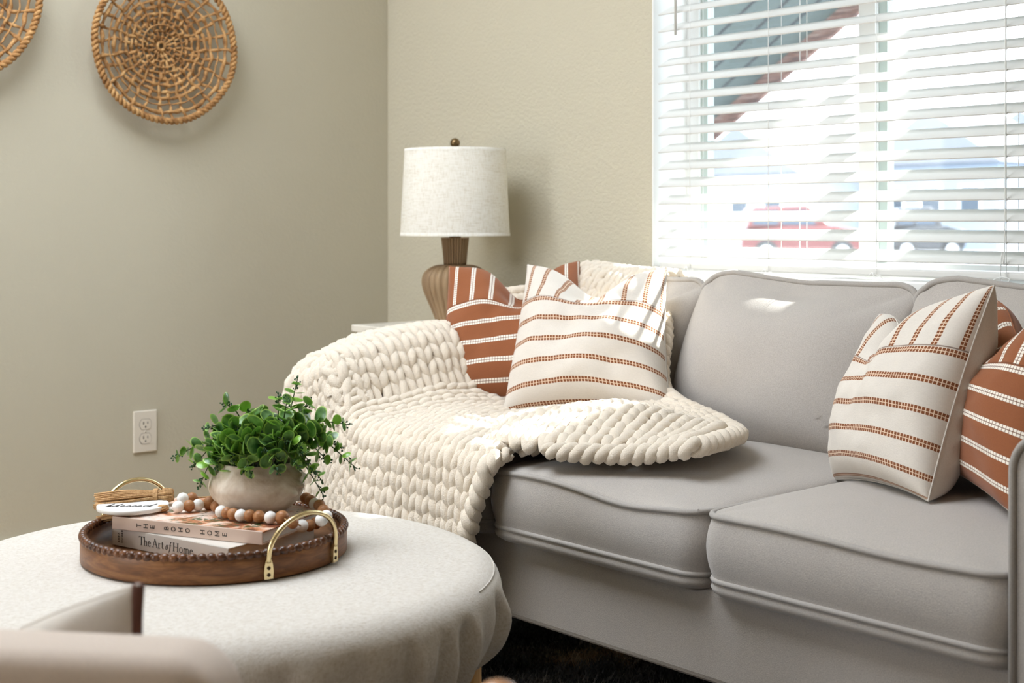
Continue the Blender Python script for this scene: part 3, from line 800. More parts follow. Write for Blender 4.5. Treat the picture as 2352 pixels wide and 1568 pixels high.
# ------------------------------------------------------------------ END TABLE AND LAMP
ET = (.42, .865, -.425, -.025); EZ = .645
et = thing('end_table', 'white end table in the corner behind the sofa arm', 'side table', (.64, -.22, 0))
tp = ob('table_top', box(ET[0], ET[1], ET[2], ET[3], EZ - .02, EZ), m_marble, et, smooth=False); bevel(tp, .003, 2)
for x in (ET[0] + .03, ET[1] - .03):
    for y in (ET[2] + .03, ET[3] - .03): ob('leg', box(x - .018, x + .018, y - .018, y + .018, 0, EZ - .02), m_trimw, et, smooth=False)
ob('shelf', box(ET[0] + .02, ET[1] - .02, ET[2] + .02, ET[3] - .02, .18, .2), m_trimw, et, smooth=False)
ob('apron', box(ET[0] + .025, ET[1] - .025, ET[2] + .025, ET[3] - .025, EZ - .07, EZ - .02), m_trimw, et, smooth=False)
lc = np.array([.623, -.226, EZ])
lamp = thing('table_lamp', 'brown ribbed table lamp with white linen drum shade', 'lamp', tuple(lc))
bp = [(.046, .0), (.052, .006), (.056, .02), (.066, .045), (.079, .075), (.088, .1), (.0905, .118), (.088, .134), (.078, .148), (.062, .158), (.046, .1625)]
bp = smooth_path([(r, 0, z) for r, z in bp], 4)
nr = 26
def ribs(r, z, a, i): return r * (1 - .1 * (1 - abs(math.cos(nr / 2 * a)) ** .7))
ob('base_body', lathe([(p[0], p[2]) for p in bp], 264, lc, ribs), m_lampbody, lamp)
nk = [(.031, .162), (.0315, .17), (.034, .2), (.0375, .232), (.0385, .235), (.034, .236)]
ob('fluted_neck', lathe(nk, 264, lc, lambda r, z, a, i: r * (1 - .13 * (1 - abs(math.cos(14 * a)) ** .7))), m_lampbody, lamp)
ob('socket_cap', lathe([(.016, .235), (.016, .252), (.01, .256)], 24, lc), m_brassold, lamp)
ob('harp', tube(smooth_path([(lc[0] - .01, lc[1], lc[2] + .25), (lc[0] - .045, lc[1], lc[2] + .33), (lc[0], lc[1], lc[2] + .47), (lc[0] + .045, lc[1], lc[2] + .33), (lc[0] + .01, lc[1], lc[2] + .25)], 8), .0022, 8), m_brassold, lamp)
sh = ob('lamp_shade', lathe([(.1475, .2405), (.1478, .243), (.1365, .471), (.1362, .4735), (.1345, .4735), (.1345, .471), (.1458, .243), (.1458, .2405), (.1475, .2405)], 96, lc, capb=False, capt=False), m_shade, lamp)
ob('trim_band', lathe([(.1483, .2405), (.1483, .249), (.1478, .249), (.1478, .2405), (.1483, .2405)], 96, lc, capb=False, capt=False), m_shade, sh)
ob('trim_band', lathe([(.1372, .465), (.1369, .4738), (.1362, .4738), (.1366, .465), (.1372, .465)], 96, lc, capb=False, capt=False), m_shade, sh)
mbs = MB()
for k in range(3):
    a = k * 2 * PI / 3; mbs.add(tube([lc + (0, 0, .468), lc + (.134 * math.cos(a), .134 * math.sin(a), .468)], .0018, 6))
ob('spider', mbs.get(), m_brassold, sh)
fn = [(.004, .466), (.008, .472), (.008, .478), (.005, .48)]
ob('finial', MB().add(lathe(fn, 20, lc)).add(sphere(lc + (0, 0, .4905), .0135, 20, 14)).get(), m_brassold, lamp)

# ------------------------------------------------------------------ OUTLET
oc = np.array([0, -.823, .347])
outl = thing('wall_outlet', 'ivory duplex electrical outlet low on the left wall', 'outlet', tuple(oc))
pl = ob('cover_plate', box(.0005, .006, oc[1] - .035, oc[1] + .035, oc[2] - .0572, oc[2] + .0572), m_ivory, outl, smooth=False); bevel(pl, .004, 3)
for s in (1, -1):
    cz = oc[2] + s * .0195
    pts = []
    for k in range(32):
        a = 2 * PI * k / 32; yy = .0172 * math.cos(a); zz = max(-.0142, min(.0142, .0172 * math.sin(a) * 1.02)); pts.append((oc[1] + yy, cz + zz))
    def disc(x0, x1, sc):
        V = [(x0, oc[1] + (p - oc[1]) * sc, cz + (q - cz) * sc) for p, q in pts] + [(x1, oc[1] + (p - oc[1]) * sc, cz + (q - cz) * sc) for p, q in pts]; n = 32
        return V, [tuple(range(n, 2 * n))] + [(k, (k + 1) % n, n + (k + 1) % n, n + k) for k in range(n)]
    rc = ob('receptacle', disc(.005, .0072, 1), m_ivory, outl, smooth=False)
    ob('socket_gap', disc(.005, .0062, 1.05), m_screw, outl, smooth=False)
    mb = MB()
    mb.add(box(.007, .0075, oc[1] - .0072, oc[1] - .0052, cz - .001, cz + .0075)); mb.add(box(.007, .0075, oc[1] + .0052, oc[1] + .0068, cz + .0005, cz + .0068))
    mb.add(tube([(.007, oc[1], cz - .007), (.0075, oc[1], cz - .007)], .0024, 12))
    ob('slots', mb.get(), m_black, rc, smooth=False)
ob('screw', tube([(.0055, oc[1], oc[2]), (.0068, oc[1], oc[2])], .0028, 14), m_ivory, outl)

# ------------------------------------------------------------------ WALL BASKETS
def basket(cy, cz, R, label, seed, rot):
    lr = random.Random(seed)
    t = thing('wall_basket', label, 'wall basket', (.02, cy, cz), 'woven baskets on the left wall')
    def P(r, a, o=0):
        q = r / R
        return (.016 + .036 * q * q + o, cy + r * math.sin(a), cz + r * math.cos(a))
    ns = 30
    spang = [rot + 2 * PI * k / ns + lr.uniform(-.03, .03) for k in range(ns)]
    rings = [.135, .205, .36, .44, .525, .615, .70, .785, .89]
    rad = [.003, .0034, .004, .0046, .005, .0046, .005, .0024, .0052]
    thin = {.29: 1}
    for q, rr0 in zip(rings, rad):
        m = 180; pts = []; rs = []
        w1, w2 = lr.uniform(0, 6), lr.uniform(0, 6)
        for k in range(m):
            a = 2 * PI * k / m
            o = .0032 * math.cos(ns / 2 * (a - rot)) if rr0 > .0025 else .004
            pts.append(P(R * (q + .008 * math.sin(5 * a + w1) + .006 * math.sin(11 * a + w2) + .004 * math.sin(ns * a)), a, o)); rs.append(rr0 * (1 + .25 * math.sin(17 * a + w1) + .12 * math.sin(41 * a)))
        ob('hoop', tube(pts, rs, 7, True), m_straw, t)
    pts = [P(R * .285, 2 * PI * k / 120, .0065) for k in range(120)]; ob('hoop', tube(pts, .0021, 7, True), m_straw, t)
    ob('hub', tube([P(R * .052, 2 * PI * k / 30, .001) for k in range(30)], .0045, 8, True), m_straw, t)
    for k, a0 in enumerate(spang):
        pts = []; rs = []
        start = .06 if k % 2 == 0 else .2
        ks = lr.uniform(-.05, .05); tw = lr.uniform(0, 6)
        for i in range(28):
            q = start + (1.0 - start) * i / 27
            o = .004 * math.cos(q * 38 + (k % 2) * PI)
            pts.append(P(R * q, a0 + ks * math.sin(q * 9 + tw) + (.05 * math.sin(q * 22 + tw)) * (1 - q), o))
            rs.append(.0042 * (1 + .3 * math.sin(q * 30 + tw)) * (.75 if q < .25 else 1))
        ob('spoke', tube(pts, rs, 6), m_straw, t)
    mb = MB()
    for s in range(2):
        pts = []
        m = 620
        for k in range(m):
            a = 2 * PI * k / m; ph = 46 * a + s * PI
            wob = 1 + .006 * math.sin(6 * a + seed)
            x, y, z = P(R * wob, a); pts.append((x + .0048 * math.sin(ph), y + .0048 * math.cos(ph) * math.sin(a), z + .0048 * math.cos(ph) * math.cos(a)))
        mb.add(tube(pts, .0056, 7, True))
    ob('twisted_rim', mb.get(), m_straw, t)
basket(-.782, 1.408, .208, 'round woven seagrass wall basket hanging above the outlet', 3, .1)
basket(-1.353, 1.498, .212, 'woven wall basket cut off at the top left corner', 5, .3)

# ------------------------------------------------------------------ OTTOMAN
OC = np.array([1.705, -1.543]); OZ = .42
ott = thing('round_ottoman', 'round ottoman coffee table in oatmeal linen with wooden legs', 'ottoman', (OC[0], OC[1], 0))
op = [(.001, -.0005), (.12, -.0005), (.22, -.0005), (.3, -.001), (.35, -.0015), (.385, -.003), (.403, -.008), (.416, -.017), (.4245, -.03), (.4275, -.045), (.427, -.068), (.422, -.095), (.412, -.12), (.40, -.142), (.384, -.158), (.362, -.168), (.3, -.172), (.1, -.172), (.001, -.172)]
op = smooth_path([(r, 0, z) for r, z in op], 3)
# pleats: gathers near each leg
pleats = [(.72, .03, .04), (.40, .024, .035), (.27, .012, .03), (.12, .013, .016), (-.08, .006, .03), (-.3, .007, .03), (-.62, .007, .03), (-.85, .006, .03), (-1.15, .012, .03), (-1.3, .012, .04), (-1.9, .008, .04), (2.2, .012, .04), (.98, .014, .04), (1.2, .01, .03)]
def omod(r, z, a, i):
    a = (a + PI) % (2 * PI) - PI
    if r < .35: return max(r, .0008)
    w = float(ss(-.025, -.085, z)) * (1 - .55 * float(ss(-.12, -.165, z)))
    d = 0
    for pa, dep, wd in pleats:
        e = (a - pa + PI) % (2 * PI) - PI
        e += .25 * (z + .1)
        d -= dep * math.exp(-(e / wd) ** 2) * (1 if e < 0 else 1); d += dep * .55 * math.exp(-((e - 1.9 * wd) / (wd * 1.3)) ** 2)
    d += .0025 * math.sin(a * 13 + z * 20) + .002 * math.sin(a * 29 - z * 30)
    return r + d * w
ob('fabric_cover', lathe([(p[0], p[2]) for p in op], 360, (OC[0], OC[1], OZ), omod), m_linen, ott)
ob('top_seam', tube([(OC[0] + .4158 * math.cos(a), OC[1] + .4158 * math.sin(a), OZ - .0165) for a in np.linspace(.55, 1.5, 60)], .0011, 6), m_linen, ott)
for k, a in enumerate((.87, .87 + PI / 2, .87 + PI, .87 + 1.5 * PI)):
    c = OC + .375 * np.array([math.cos(a), math.sin(a)])
    e = .008 * np.array([math.cos(a), math.sin(a)])
    o = ob('leg', tube([(c[0] + e[0], c[1] + e[1], .013), (c[0], c[1], .262)], [.0165, .0215], 20), m_oak, ott)

# ------------------------------------------------------------------ TRAY
TC = np.array([1.674, -1.525]); TZ = OZ + .0005; TR_ = .1975
tray = thing('round_wooden_tray', 'round brown wooden tray with beaded rim and brass handles', 'tray', (TC[0], TC[1], TZ))
t3 = (TC[0], TC[1], TZ)
ob('tray_body', lathe([(TR_ - .004, 0), (TR_, .003), (TR_, .033), (TR_ - .001, .035), (TR_ - .009, .035), (TR_ - .0095, .033), (TR_ - .0095, .008), (.001, .008)], 128, t3, capt=True), m_tray, tray)
nbd = 94; V = []; Fc = []; mseg = nbd * 10; k2 = 12
for i in range(mseg):
    a = 2 * PI * i / mseg; s = abs(math.cos(nbd / 2 * a)) ; rr0 = .0032 + .0036 * s ** .55
    for k in range(k2):
        p = 2 * PI * k / k2; q = TR_ - .0045 + rr0 * math.cos(p)
        V.append((TC[0] + q * math.cos(a), TC[1] + q * math.sin(a), TZ + .0375 + rr0 * math.sin(p)))
for i in range(mseg):
    for k in range(k2):
        Fc.append((i * k2 + k, ((i + 1) % mseg) * k2 + k, ((i + 1) % mseg) * k2 + (k + 1) % k2, i * k2 + (k + 1) % k2))
ob('beaded_rim', (V, Fc), m_traydark, tray)
def handle(amid, half, apex):
    a0, a1 = amid - half, amid + half; Rr = TR_ + .0045
    def C(a, z, r=Rr): return np.array([TC[0] + r * math.cos(a), TC[1] + r * math.sin(a), z])
    p0, p1 = C(a0, 0), C(a1, 0); mid = (p0 + p1) / 2; hv = (p1 - p0) / 2; od = unit(np.array([math.cos(amid), math.sin(amid), 0]))
    zs = TZ + .031
    pts = [C(a0, TZ + .026), C(a0, zs)]
    for th in np.linspace(PI, 0, 25)[1:-1]:
        pts.append(mid + hv * math.cos(th) * 1.0 + od * (.008 * math.sin(th)) + np.array([0, 0, zs + (apex - zs) * math.sin(th) ** .85]))
    pts += [C(a1, zs), C(a1, TZ + .026)]
    hd = ob('handle', tube(pts, .0036, 14), m_brass, tray, label='brass arched handle')
    for a in (a0, a1):
        rd = np.array([math.cos(a), math.sin(a), 0]); tn = np.array([-math.sin(a), math.cos(a), 0])
        base = C(a, TZ + .0165, TR_ + .003)
        n = 10; prof = [(-.0065, -.0135), (.0065, -.0135), (.0072, -.004), (.0062, .006), (.004, .0135), (-.004, .0135), (-.0062, .006), (-.0072, -.004)]
        V = [base + rd * o + tn * x + np.array([0, 0, z]) for o in (-.0024, .0024) for x, z in prof]; m = len(prof)
        fp = ob('mounting_plate', (V, [tuple(range(m - 1, -1, -1)), tuple(range(m, 2 * m))] + [(k, (k + 1) % m, m + (k + 1) % m, m + k) for k in range(m)]), m_brass, hd, smooth=False)
        for z in (-.0075, .002):
            q = base + np.array([0, 0, z]); ob('screw', tube([q + rd * .002, q + rd * .0032], .0026, 12), m_screw, hd)
handle(math.radians(10.5), math.radians(18.5), .506)
handle(math.radians(191), math.radians(18.5), .508)

# ------------------------------------------------------------------ BOOKS
def quad_book(name, label, A, B, Cc, z0, z1, cover, topmat, hard=.0022):
    """A,B = spine ends (left,right as seen), Cc = far right corner; vertical spine face on A-B"""
    A, B, Cc = (np.array([p[0], p[1], 0]) for p in (A, B, Cc))
    e = unit(B - A); f = Cc - B; f = f - e * (f @ e); D = np.linalg.norm(f); f = unit(f); L = np.linalg.norm(B - A)
    t = thing(name, label, 'book', tuple(A + e * L / 2 + f * D / 2 + np.array([0, 0, z0])), 'books stacked in the tray')
    def bx(a0, a1, b0, b1, c0, c1): return obox(A + e * (a0 + a1) / 2 + f * (b0 + b1) / 2 + np.array([0, 0, (c0 + c1) / 2]), e * (a1 - a0) / 2, f * (b1 - b0) / 2, np.array([0, 0, (c1 - c0) / 2]))
    o = ob('front_cover', bx(0, L, 0, D, z1 - hard, z1), topmat, t, smooth=False); bevel(o, .0006, 2)
    o = ob('back_cover', bx(0, L, 0, D, z0, z0 + hard), cover, t, smooth=False); bevel(o, .0006, 2)
    sp = ob('spine', bx(0, L, -.0005, hard, z0, z1), cover, t, smooth=False); bevel(sp, .0008, 2)
    ob('page_block', bx(.005, L - .005, hard, D - .005, z0 + hard, z1 - hard), m_paper, t, smooth=False)
    return t, sp, A, e, f, L
G = {  # stroke glyphs, unit cap height: list of (polyline, width)
 'T': (.7, [([(0, 1), (.7, 1)], .1), ([(.35, 0), (.35, 1)], .13)]),
 'H': (.75, [([(.06, 0), (.06, 1)], .13), ([(.69, 0), (.69, 1)], .13), ([(.06, .5), (.69, .5)], .1)]),
 'E': (.6, [([(.06, 0), (.06, 1)], .13), ([(0, .95), (.58, .95)], .1), ([(0, .5), (.52, .5)], .1), ([(0, .05), (.58, .05)], .1)]),
 'B': (.62, [([(.06, 0), (.06, 1)], .13), ([(0, .95), (.4, .95), (.54, .86), (.54, .64), (.4, .53), (.06, .53)], .11), ([(.4, .53), (.6, .4), (.6, .16), (.42, .05), (0, .05)], .11)]),
 'O': (.85, [([(.425 + .37 * math.cos(a), .5 + .45 * math.sin(a)) for a in np.linspace(0, 2 * PI, 25)], .12)]),
 'M': (.9, [([(.06, 0), (.06, 1)], .12), ([(.84, 0), (.84, 1)], .12), ([(.08, 1), (.45, .2), (.82, 1)], .11)]),
 'S': (.55, [([(.5, .85), (.4, .95), (.15, .95), (.05, .8), (.12, .6), (.42, .42), (.5, .22), (.4, .05), (.12, .05), (.02, .15)], .12)]),
 'A': (.7, [([(0, 0), (.35, 1), (.7, 0)], .12), ([(.15, .32), (.55, .32)], .1)]),
 'G': (.8, [([(.7, .85), (.45, .97), (.12, .8), (.05, .5), (.14, .18), (.45, .03), (.72, .15), (.72, .45), (.48, .45)], .12)]),
 'c': (.5, [([(.45, .55), (.25, .65), (.08, .5), (.05, .3), (.12, .1), (.28, .03), (.46, .12)], .12)]),
}
def ser(x, y, w=.2): return ([(x - w / 2, y), (x + w / 2, y)], .035)
def arc(cx, cy, rx, ry, a0, a1, n=14): return [(cx + rx * math.cos(a), cy + ry * math.sin(a)) for a in np.linspace(a0, a1, n)]
GS = {  # old style serif
 'T': (.62, [([(.02, .97), (.6, .97)], .05), ([(.04, .98), (.02, .84)], .035), ([(.58, .98), (.6, .84)], .035), ([(.31, 0), (.31, 1)], .095), ser(.31, .015, .26)]),
 'h': (.48, [([(.1, 0), (.1, 1.02)], .08), ([(.1, .46), (.2, .58), (.31, .58), (.37, .48), (.37, 0)], .075), ser(.1, .015), ser(.38, .015), ([(.02, 1.0), (.1, 1.03)], .035)]),
 'e': (.42, [(arc(.2, .3, .16, .29, .15, 5.7), .065), ([(.05, .36), (.35, .4)], .035)]),
 'A': (.66, [([(.04, 0), (.31, 1)], .04), ([(.29, 1.02), (.58, 0)], .095), ([(.14, .36), (.46, .36)], .04), ser(.05, .015, .18), ser(.58, .015, .24)]),
 'r': (.36, [([(.1, 0), (.1, .6)], .08), ([(.1, .42), (.2, .57), (.3, .57)], .065), ser(.11, .015, .22), ([(.02, .58), (.1, .61)], .035)]),
 't': (.32, [([(.14, .8), (.13, .12), (.2, .03), (.29, .07)], .075), ([(.02, .58), (.28, .58)], .045)]),
 'o': (.46, [(arc(.22, .3, .17, .29, 0, 2 * PI, 22), .065)]),
 'f': (.3, [([(-.08, -.22), (.02, -.2), (.1, .1), (.17, .75), (.24, .98), (.36, .98)], .06), ([(.02, .58), (.3, .58)], .04)]),
 'ö': (.38, [([(.27, .56), (.15, .55), (.05, .3), (.06, .06), (.16, .02), (.28, .25), (.3, .5), (.24, .57)], .055)]),
 'H': (.74, [([(.12, 0), (.12, 1)], .095), ([(.6, 0), (.6, 1)], .095), ([(.12, .52), (.6, .52)], .045), ser(.12, .015, .24), ser(.6, .015, .24), ser(.12, .985, .24), ser(.6, .985, .24)]),
 'm': (.74, [([(.1, 0), (.1, .6)], .08), ([(.1, .46), (.2, .58), (.29, .58), (.35, .48), (.35, 0)], .075), ([(.35, .46), (.45, .58), (.55, .58), (.61, .48), (.61, 0)], .075), ser(.1, .015), ser(.35, .015), ser(.62, .015)]),
}
def stroke(mb, pts, w, mp, th=.0004):
    P = [np.array(p, float) for p in pts]; n = len(P)
    L = []; R = []
    for i in range(n):
        d = unit((P[min(i + 1, n - 1)] - P[max(i - 1, 0)])); nn = np.array([-d[1], d[0]]) * w / 2
        L.append(P[i] + nn); R.append(P[i] - nn)
    V = [mp(*q, th) for q in L] + [mp(*q, th) for q in R] + [mp(*q, 0) for q in L] + [mp(*q, 0) for q in R]
    Fc = []
    for i in range(n - 1):
        Fc += [(i, i + 1, n + i + 1, n + i), (i, 2 * n + i, 2 * n + i + 1, i + 1), (n + i + 1, 3 * n + i + 1, 3 * n + i, n + i)]
    Fc += [(0, n, 3 * n, 2 * n), (n - 1, 3 * n - 1, 4 * n - 1, 2 * n - 1)]
    mb.add((V, Fc))
Z1a, Z1b = TZ + .0085, TZ + .0365      # lower book
Z2a, Z2b = Z1b + .0004, Z1b + .0195     # upper book
bk1, sp1, A1, e1, f1, L1 = quad_book('art_book', 'thick cream hardback lying at the bottom of the tray', onz(258, 1208, Z1b), onz(525, 1259, Z1b), onz(776, 1213, Z1b), Z1a, Z1b, m_cover1, m_cover1)
bk2, sp2, A2, e2, f2, L2 = quad_book('art_book', 'pale pink hardback with photo jacket on the cream book', onz(258, 1185, Z2b), onz(603, 1221, Z2b), onz(771, 1169, Z2b), Z2a, Z2b, m_cover2, m_photo)
mb = MB(); cap = .0078
for ch, fr_ in zip('THEBOHOHOME', (.187, .233, .278, .374, .42, .468, .516, .614, .661, .710, .759)):
    w, strokes = G[ch]; ctr = A2 + e2 * (L2 * fr_) + np.array([0, 0, (Z2a + Z2b) / 2]) - f2 * .0006
    def mp(x, y, o, ctr=ctr, w=w): return ctr + e2 * (-(y - .5) * cap) + np.array([0, 0, (x - w / 2) * cap]) - f2 * (o)
    for pts, wd in strokes: stroke(mb, pts, wd, mp)
ob('title_lettering', mb.get(), m_ink, sp2, smooth=False, label='black spaced capitals on the pink spine')
mb = MB(); cap = .0128; x = 0; tot = 0
txt = [('T', .0), ('h', -.06), ('e', 0), (' ', 0), ('A', -.02), ('r', 0), ('t', 0), (' ', .0), ('ö', 0), ('f', .02), (' ', -.02), ('H', 0), ('o', 0), ('m', 0), ('e', 0)]
for ch, k in txt: tot += (.16 if ch == ' ' else GS[ch][0] + .03) + k
start = A1 + e1 * (L1 * .245) + np.array([0, 0, Z1b - .0195]) - f1 * .0006; sc = L1 * .47 / (tot * cap)
for ch, k in txt:
    x += k
    if ch != ' ':
        w, strokes = GS[ch]
        def mp(gx, gy, o, x=x): return start + e1 * ((x + gx) * cap * sc) + np.array([0, 0, gy * cap]) - f1 * o
        for pts, wd in strokes: stroke(mb, pts, wd, mp)
        x += w + .03
    else: x += .16
ob('title_lettering', mb.get(), m_inkgrey, sp1, smooth=False, label='charcoal serif title on the cream spine')
mb = MB(); cap = .0034
for row, word in enumerate(('SHEA', 'McGEE')):
    x = 0
    for ch in word:
        w, strokes = G[ch]
        o0 = A1 + e1 * (L1 * (.055 + .03 * row) + cap) + np.array([0, 0, Z1a + .006]) - f1 * .0006
        def mp(gx, gy, o, x=x, o0=o0): return o0 + np.array([0, 0, (x + gx) * cap * 1.15]) - e1 * (gy * cap) - f1 * o
        for pts, wd in strokes: stroke(mb, pts, wd, mp)
        x += w + .35
ob('author_lettering', mb.get(), m_inkgrey, sp1, smooth=False)

# ------------------------------------------------------------------ PLANTER
PC = np.array([1.672, -1.452, Z2b + .0004])
plant = thing('potted_eucalyptus', 'round leafed green eucalyptus in a cement pot on the books', 'plant', tuple(PC))
pp = [(.001, 0), (.035, 0), (.046, .001), (.056, .008), (.066, .018), (.0725, .03), (.0738, .038), (.0715, .048), (.0655, .06), (.0592, .069), (.0578, .073), (.0555, .0745), (.0535, .072), (.055, .064), (.058, .056)]
ppS = smooth_path([(r, 0, z) for r, z in pp], 4)
bumps = [(.62, .057), (.55, .040), (.78, .068), (.3, .03), (.95, .05)]
def pmod(r, z, a, i):
    d = 0
    if i < 44:
        for ba, bz in bumps:
            da = (a - ba + PI) % (2 * PI) - PI; d += .0085 * math.exp(-(da / .085) ** 2 - ((z - bz) / .0048) ** 2)
        d += .0012 * math.sin(3 * a + z * 60)
    return max(r, .0005) + d
ob('pot', lathe([(p[0], p[2]) for p in ppS], 128, PC, pmod, capt=False), m_pot, plant)
ob('soil', lathe([(.056, .056), (.04, .064), (.001, .068)], 40, PC, capb=True), m_soil, plant)
Zp = 2.166
def sprig(tip, dz, base_a, lift, seed, n_pairs, big=.0125, lime=.0):
    big *= 1.3
    lr = random.Random(seed)
    tipw = atz(tip[0], tip[1], Zp + dz)
    b0 = PC + np.array([.035 * math.cos(base_a), .035 * math.sin(base_a), .06])
    d = tipw - b0; mid = b0 + d * .5 + np.array([0, 0, lift]); q1 = b0 + d * .18 + np.array([0, 0, lift * .75 + .01])
    path = smooth_path([b0, q1, mid, tipw], 10)
    st = ob('sprig', tube(path, np.linspace(.0016, .0007, len(path)), 6), m_stem, plant)
    V = []; Fc = []; uv = []
    L = np.concatenate([[0], np.cumsum(np.linalg.norm(np.diff(path, axis=0), axis=1))])
    def at(t):
        s = t * L[-1]; p = np.array([np.interp(s, L, path[:, k]) for k in range(3)]); p2 = np.array([np.interp(min(s + .004, L[-1]), L, path[:, k]) for k in range(3)]); p1 = np.array([np.interp(max(s - .004, 0), L, path[:, k]) for k in range(3)])
        return p, unit(p2 - p1)
    roll = lr.uniform(0, PI)
    def leaf(p, dirv, nv, r, lime_):
        b = len(V); dirv = unit(dirv); nv = unit(nv - dirv * (nv @ dirv)); sv = np.cross(nv, dirv)
        c = p + dirv * r * 1.1; K = 14; cup = lr.uniform(.05, .35)
        V.append(c - nv * r * cup * .5); uv.append((0, lime_))
        for rr0 in (.55, 1.0):
            for k in range(K):
                a = 2 * PI * k / K
                ex = r * rr0 * (1.0 * math.cos(a) - (.12 if math.cos(a) < -.8 else 0)); ey = r * rr0 * .98 * math.sin(a)
                V.append(c + dirv * ex + sv * ey + nv * r * cup * (rr0 ** 2 - .5)); uv.append((rr0, lime_))
        for k in range(K):
            Fc.append((b, b + 1 + k, b + 1 + (k + 1) % K)); Fc.append((b + 1 + k, b + 1 + K + k, b + 1 + K + (k + 1) % K, b + 1 + (k + 1) % K))
    for i in range(n_pairs):
        t = .2 + .72 * i / max(1, n_pairs - 1); p, T = at(t)
        r = big * (1.08 - .58 * max(0, t - .25) / .67) * lr.uniform(.82, 1.15)
        a = np.cross(T, (0, 0, 1)); a = unit(a) if np.linalg.norm(a) > .1 else np.array([1., 0, 0]); b = np.cross(T, a)
        ang = roll + i * PI / 2 + lr.uniform(-.4, .4)
        for s in (1, -1):
            o = (a * math.cos(ang) + b * math.sin(ang)) * s
            dirv = o * 1.0 + T * lr.uniform(.15, .7)
            nv = T * 1.0 + np.array([lr.uniform(-.4, .4), lr.uniform(-.4, .4), lr.uniform(.0, .8)])
            leaf(p, dirv, nv, r, max(0, min(1, lime + (.8 if t > .7 and lr.random() < .35 else 0))))
    ob('leaves', (V, Fc), m_leaf, st, uv=uv)
    mb = MB()
    for i in range(11):
        t = .86 + .14 * i / 10; p, T = at(t); a = unit(np.cross(T, (lr.uniform(-1, 1), lr.uniform(-1, 1), lr.uniform(-1, 1))))
        q = p + a * lr.uniform(.002, .0055) + T * .003
        mb.add(tube([p, q], .0004, 4)); mb.add(sphere(q, lr.uniform(.0011, .0019), 6, 4))
    ob('buds', mb.get(), m_bud, st)
SPR = [((398, 1052), .02, 3.6, .045, 8, .010, 0), ((442, 1074), -.02, 3.9, .05, 7, .012, 0), ((457, 1118), -.04, 4.2, .06, 8, .0105, .15), ((512, 925), .03, 3.0, .05, 6, .0145, 0),
       ((470, 985), .0, 3.3, .05, 7, .0125, 0), ((640, 905), .03, 1.5, .03, 7, .0125, 0), ((684, 868), .03, 1.2, .015, 9, .0115, .35), ((660, 915), -.02, .9, .03, 7, .012, .2),
       ((803, 975), .03, .3, .055, 9, .0125, 0), ((820, 1076), .0, .1, .075, 9, .0115, .1), ((745, 1140), -.02, -.2, .07, 8, .0105, .2), ((760, 1005), .05, .5, .05, 7, .013, 0),
       ((722, 1085), -.06, -.5, .07, 6, .0125, 0), ((520, 1112), -.05, 4.4, .06, 7, .0115, .1), ((560, 1085), -.075, 4.7, .06, 6, .0135, .15), ((585, 1000), -.06, 4.8, .04, 5, .0165, 0),
       ((660, 1015), -.07, 5.3, .05, 6, .0135, 0), ((620, 960), -.04, 5.0, .03, 5, .016, 0), ((565, 935), .05, 2.2, .035, 6, .0145, .1), ((600, 945), .06, 1.9, .03, 6, .0135, .3),
       ((700, 950), .06, 1.0, .04, 7, .0135, 0), ((545, 985), -.03, 3.8, .05, 6, .0155, 0), ((700, 1040), -.06, 5.7, .055, 6, .0125, .2), ((520, 1030), -.05, 4.1, .06, 6, .0135, .05),
       ((640, 1055), -.085, 5.1, .055, 5, .0135, 0), ((755, 1060), .02, .4, .06, 7, .012, 0), ((610, 1040), -.08, 4.9, .05, 4, .0145, 0), ((575, 1092), -.1, 4.6, .06, 6, .0125, .2), ((640, 1085), -.1, 5.2, .06, 5, .013, 0), ((495, 1075), -.05, 4.0, .06, 7, .012, .1), ((740, 1105), -.04, -.1, .07, 7, .0115, .3), ((535, 1060), -.07, 4.4, .055, 6, .0135, .1), ((785, 1030), .01, .2, .06, 8, .012, .15), ((690, 1075), -.08, 5.5, .06, 6, .0125, .1), ((480, 1030), .0, 3.5, .05, 7, .013, 0), ((715, 920), .03, .9, .03, 7, .0125, .2), ((730, 985), .0, .7, .05, 7, .0135, 0)]
for i, (tip, dz, ba, lift, n, big, lime) in enumerate(SPR): sprig(tip, dz, ba, lift * .75, 100 + i, n, big, lime)

# ------------------------------------------------------------------ BEAD GARLAND
zb = Z2b + .0098; br = .0092
gar = thing('bead_garland', 'brown and white wooden bead garland with jute tassels circling the pot', 'garland', tuple(onz(560, 1175, zb)))
def z7(x, y): return (380 + x / 4.61, 860 + y / 4.61)
def z8(x, y): return (190 + x / 3.733, 1080 + y / 3.733)
bl = [(z7(133, 1400), 'w', 0), (z7(250, 1390), 'b', 0), (z7(345, 1380), 'w', 0), (z7(465, 1362), 'b', .0014), (z7(540, 1395), 'b', 0), (z7(590, 1450), 'w', 0), (z7(650, 1465), 'b', -.0006), (z7(718, 1477), 'b', 0),
      (z7(800, 1490), 'w', 0), (z7(892, 1493), 'b', 0), (z7(992, 1502), 'b', 0), (z7(1110, 1512), 'w', 0), (z7(1235, 1513), 'b', .0014), (z8(1800, 448), 'b', -.0004), (z8(1880, 476), 'w', .0004), (z8(1943, 472), 'b', 0), (z8(1998, 452), 'b', 0), (z8(2046, 425), 'w', 0),
      (z8(2088, 394), 'w', 0), (z8(2065, 345), 'b', 0), (z8(2030, 300), 'b', 0), (z8(1990, 288), 'w', 0), (z8(1955, 260), 'b', 0)]
cord = []
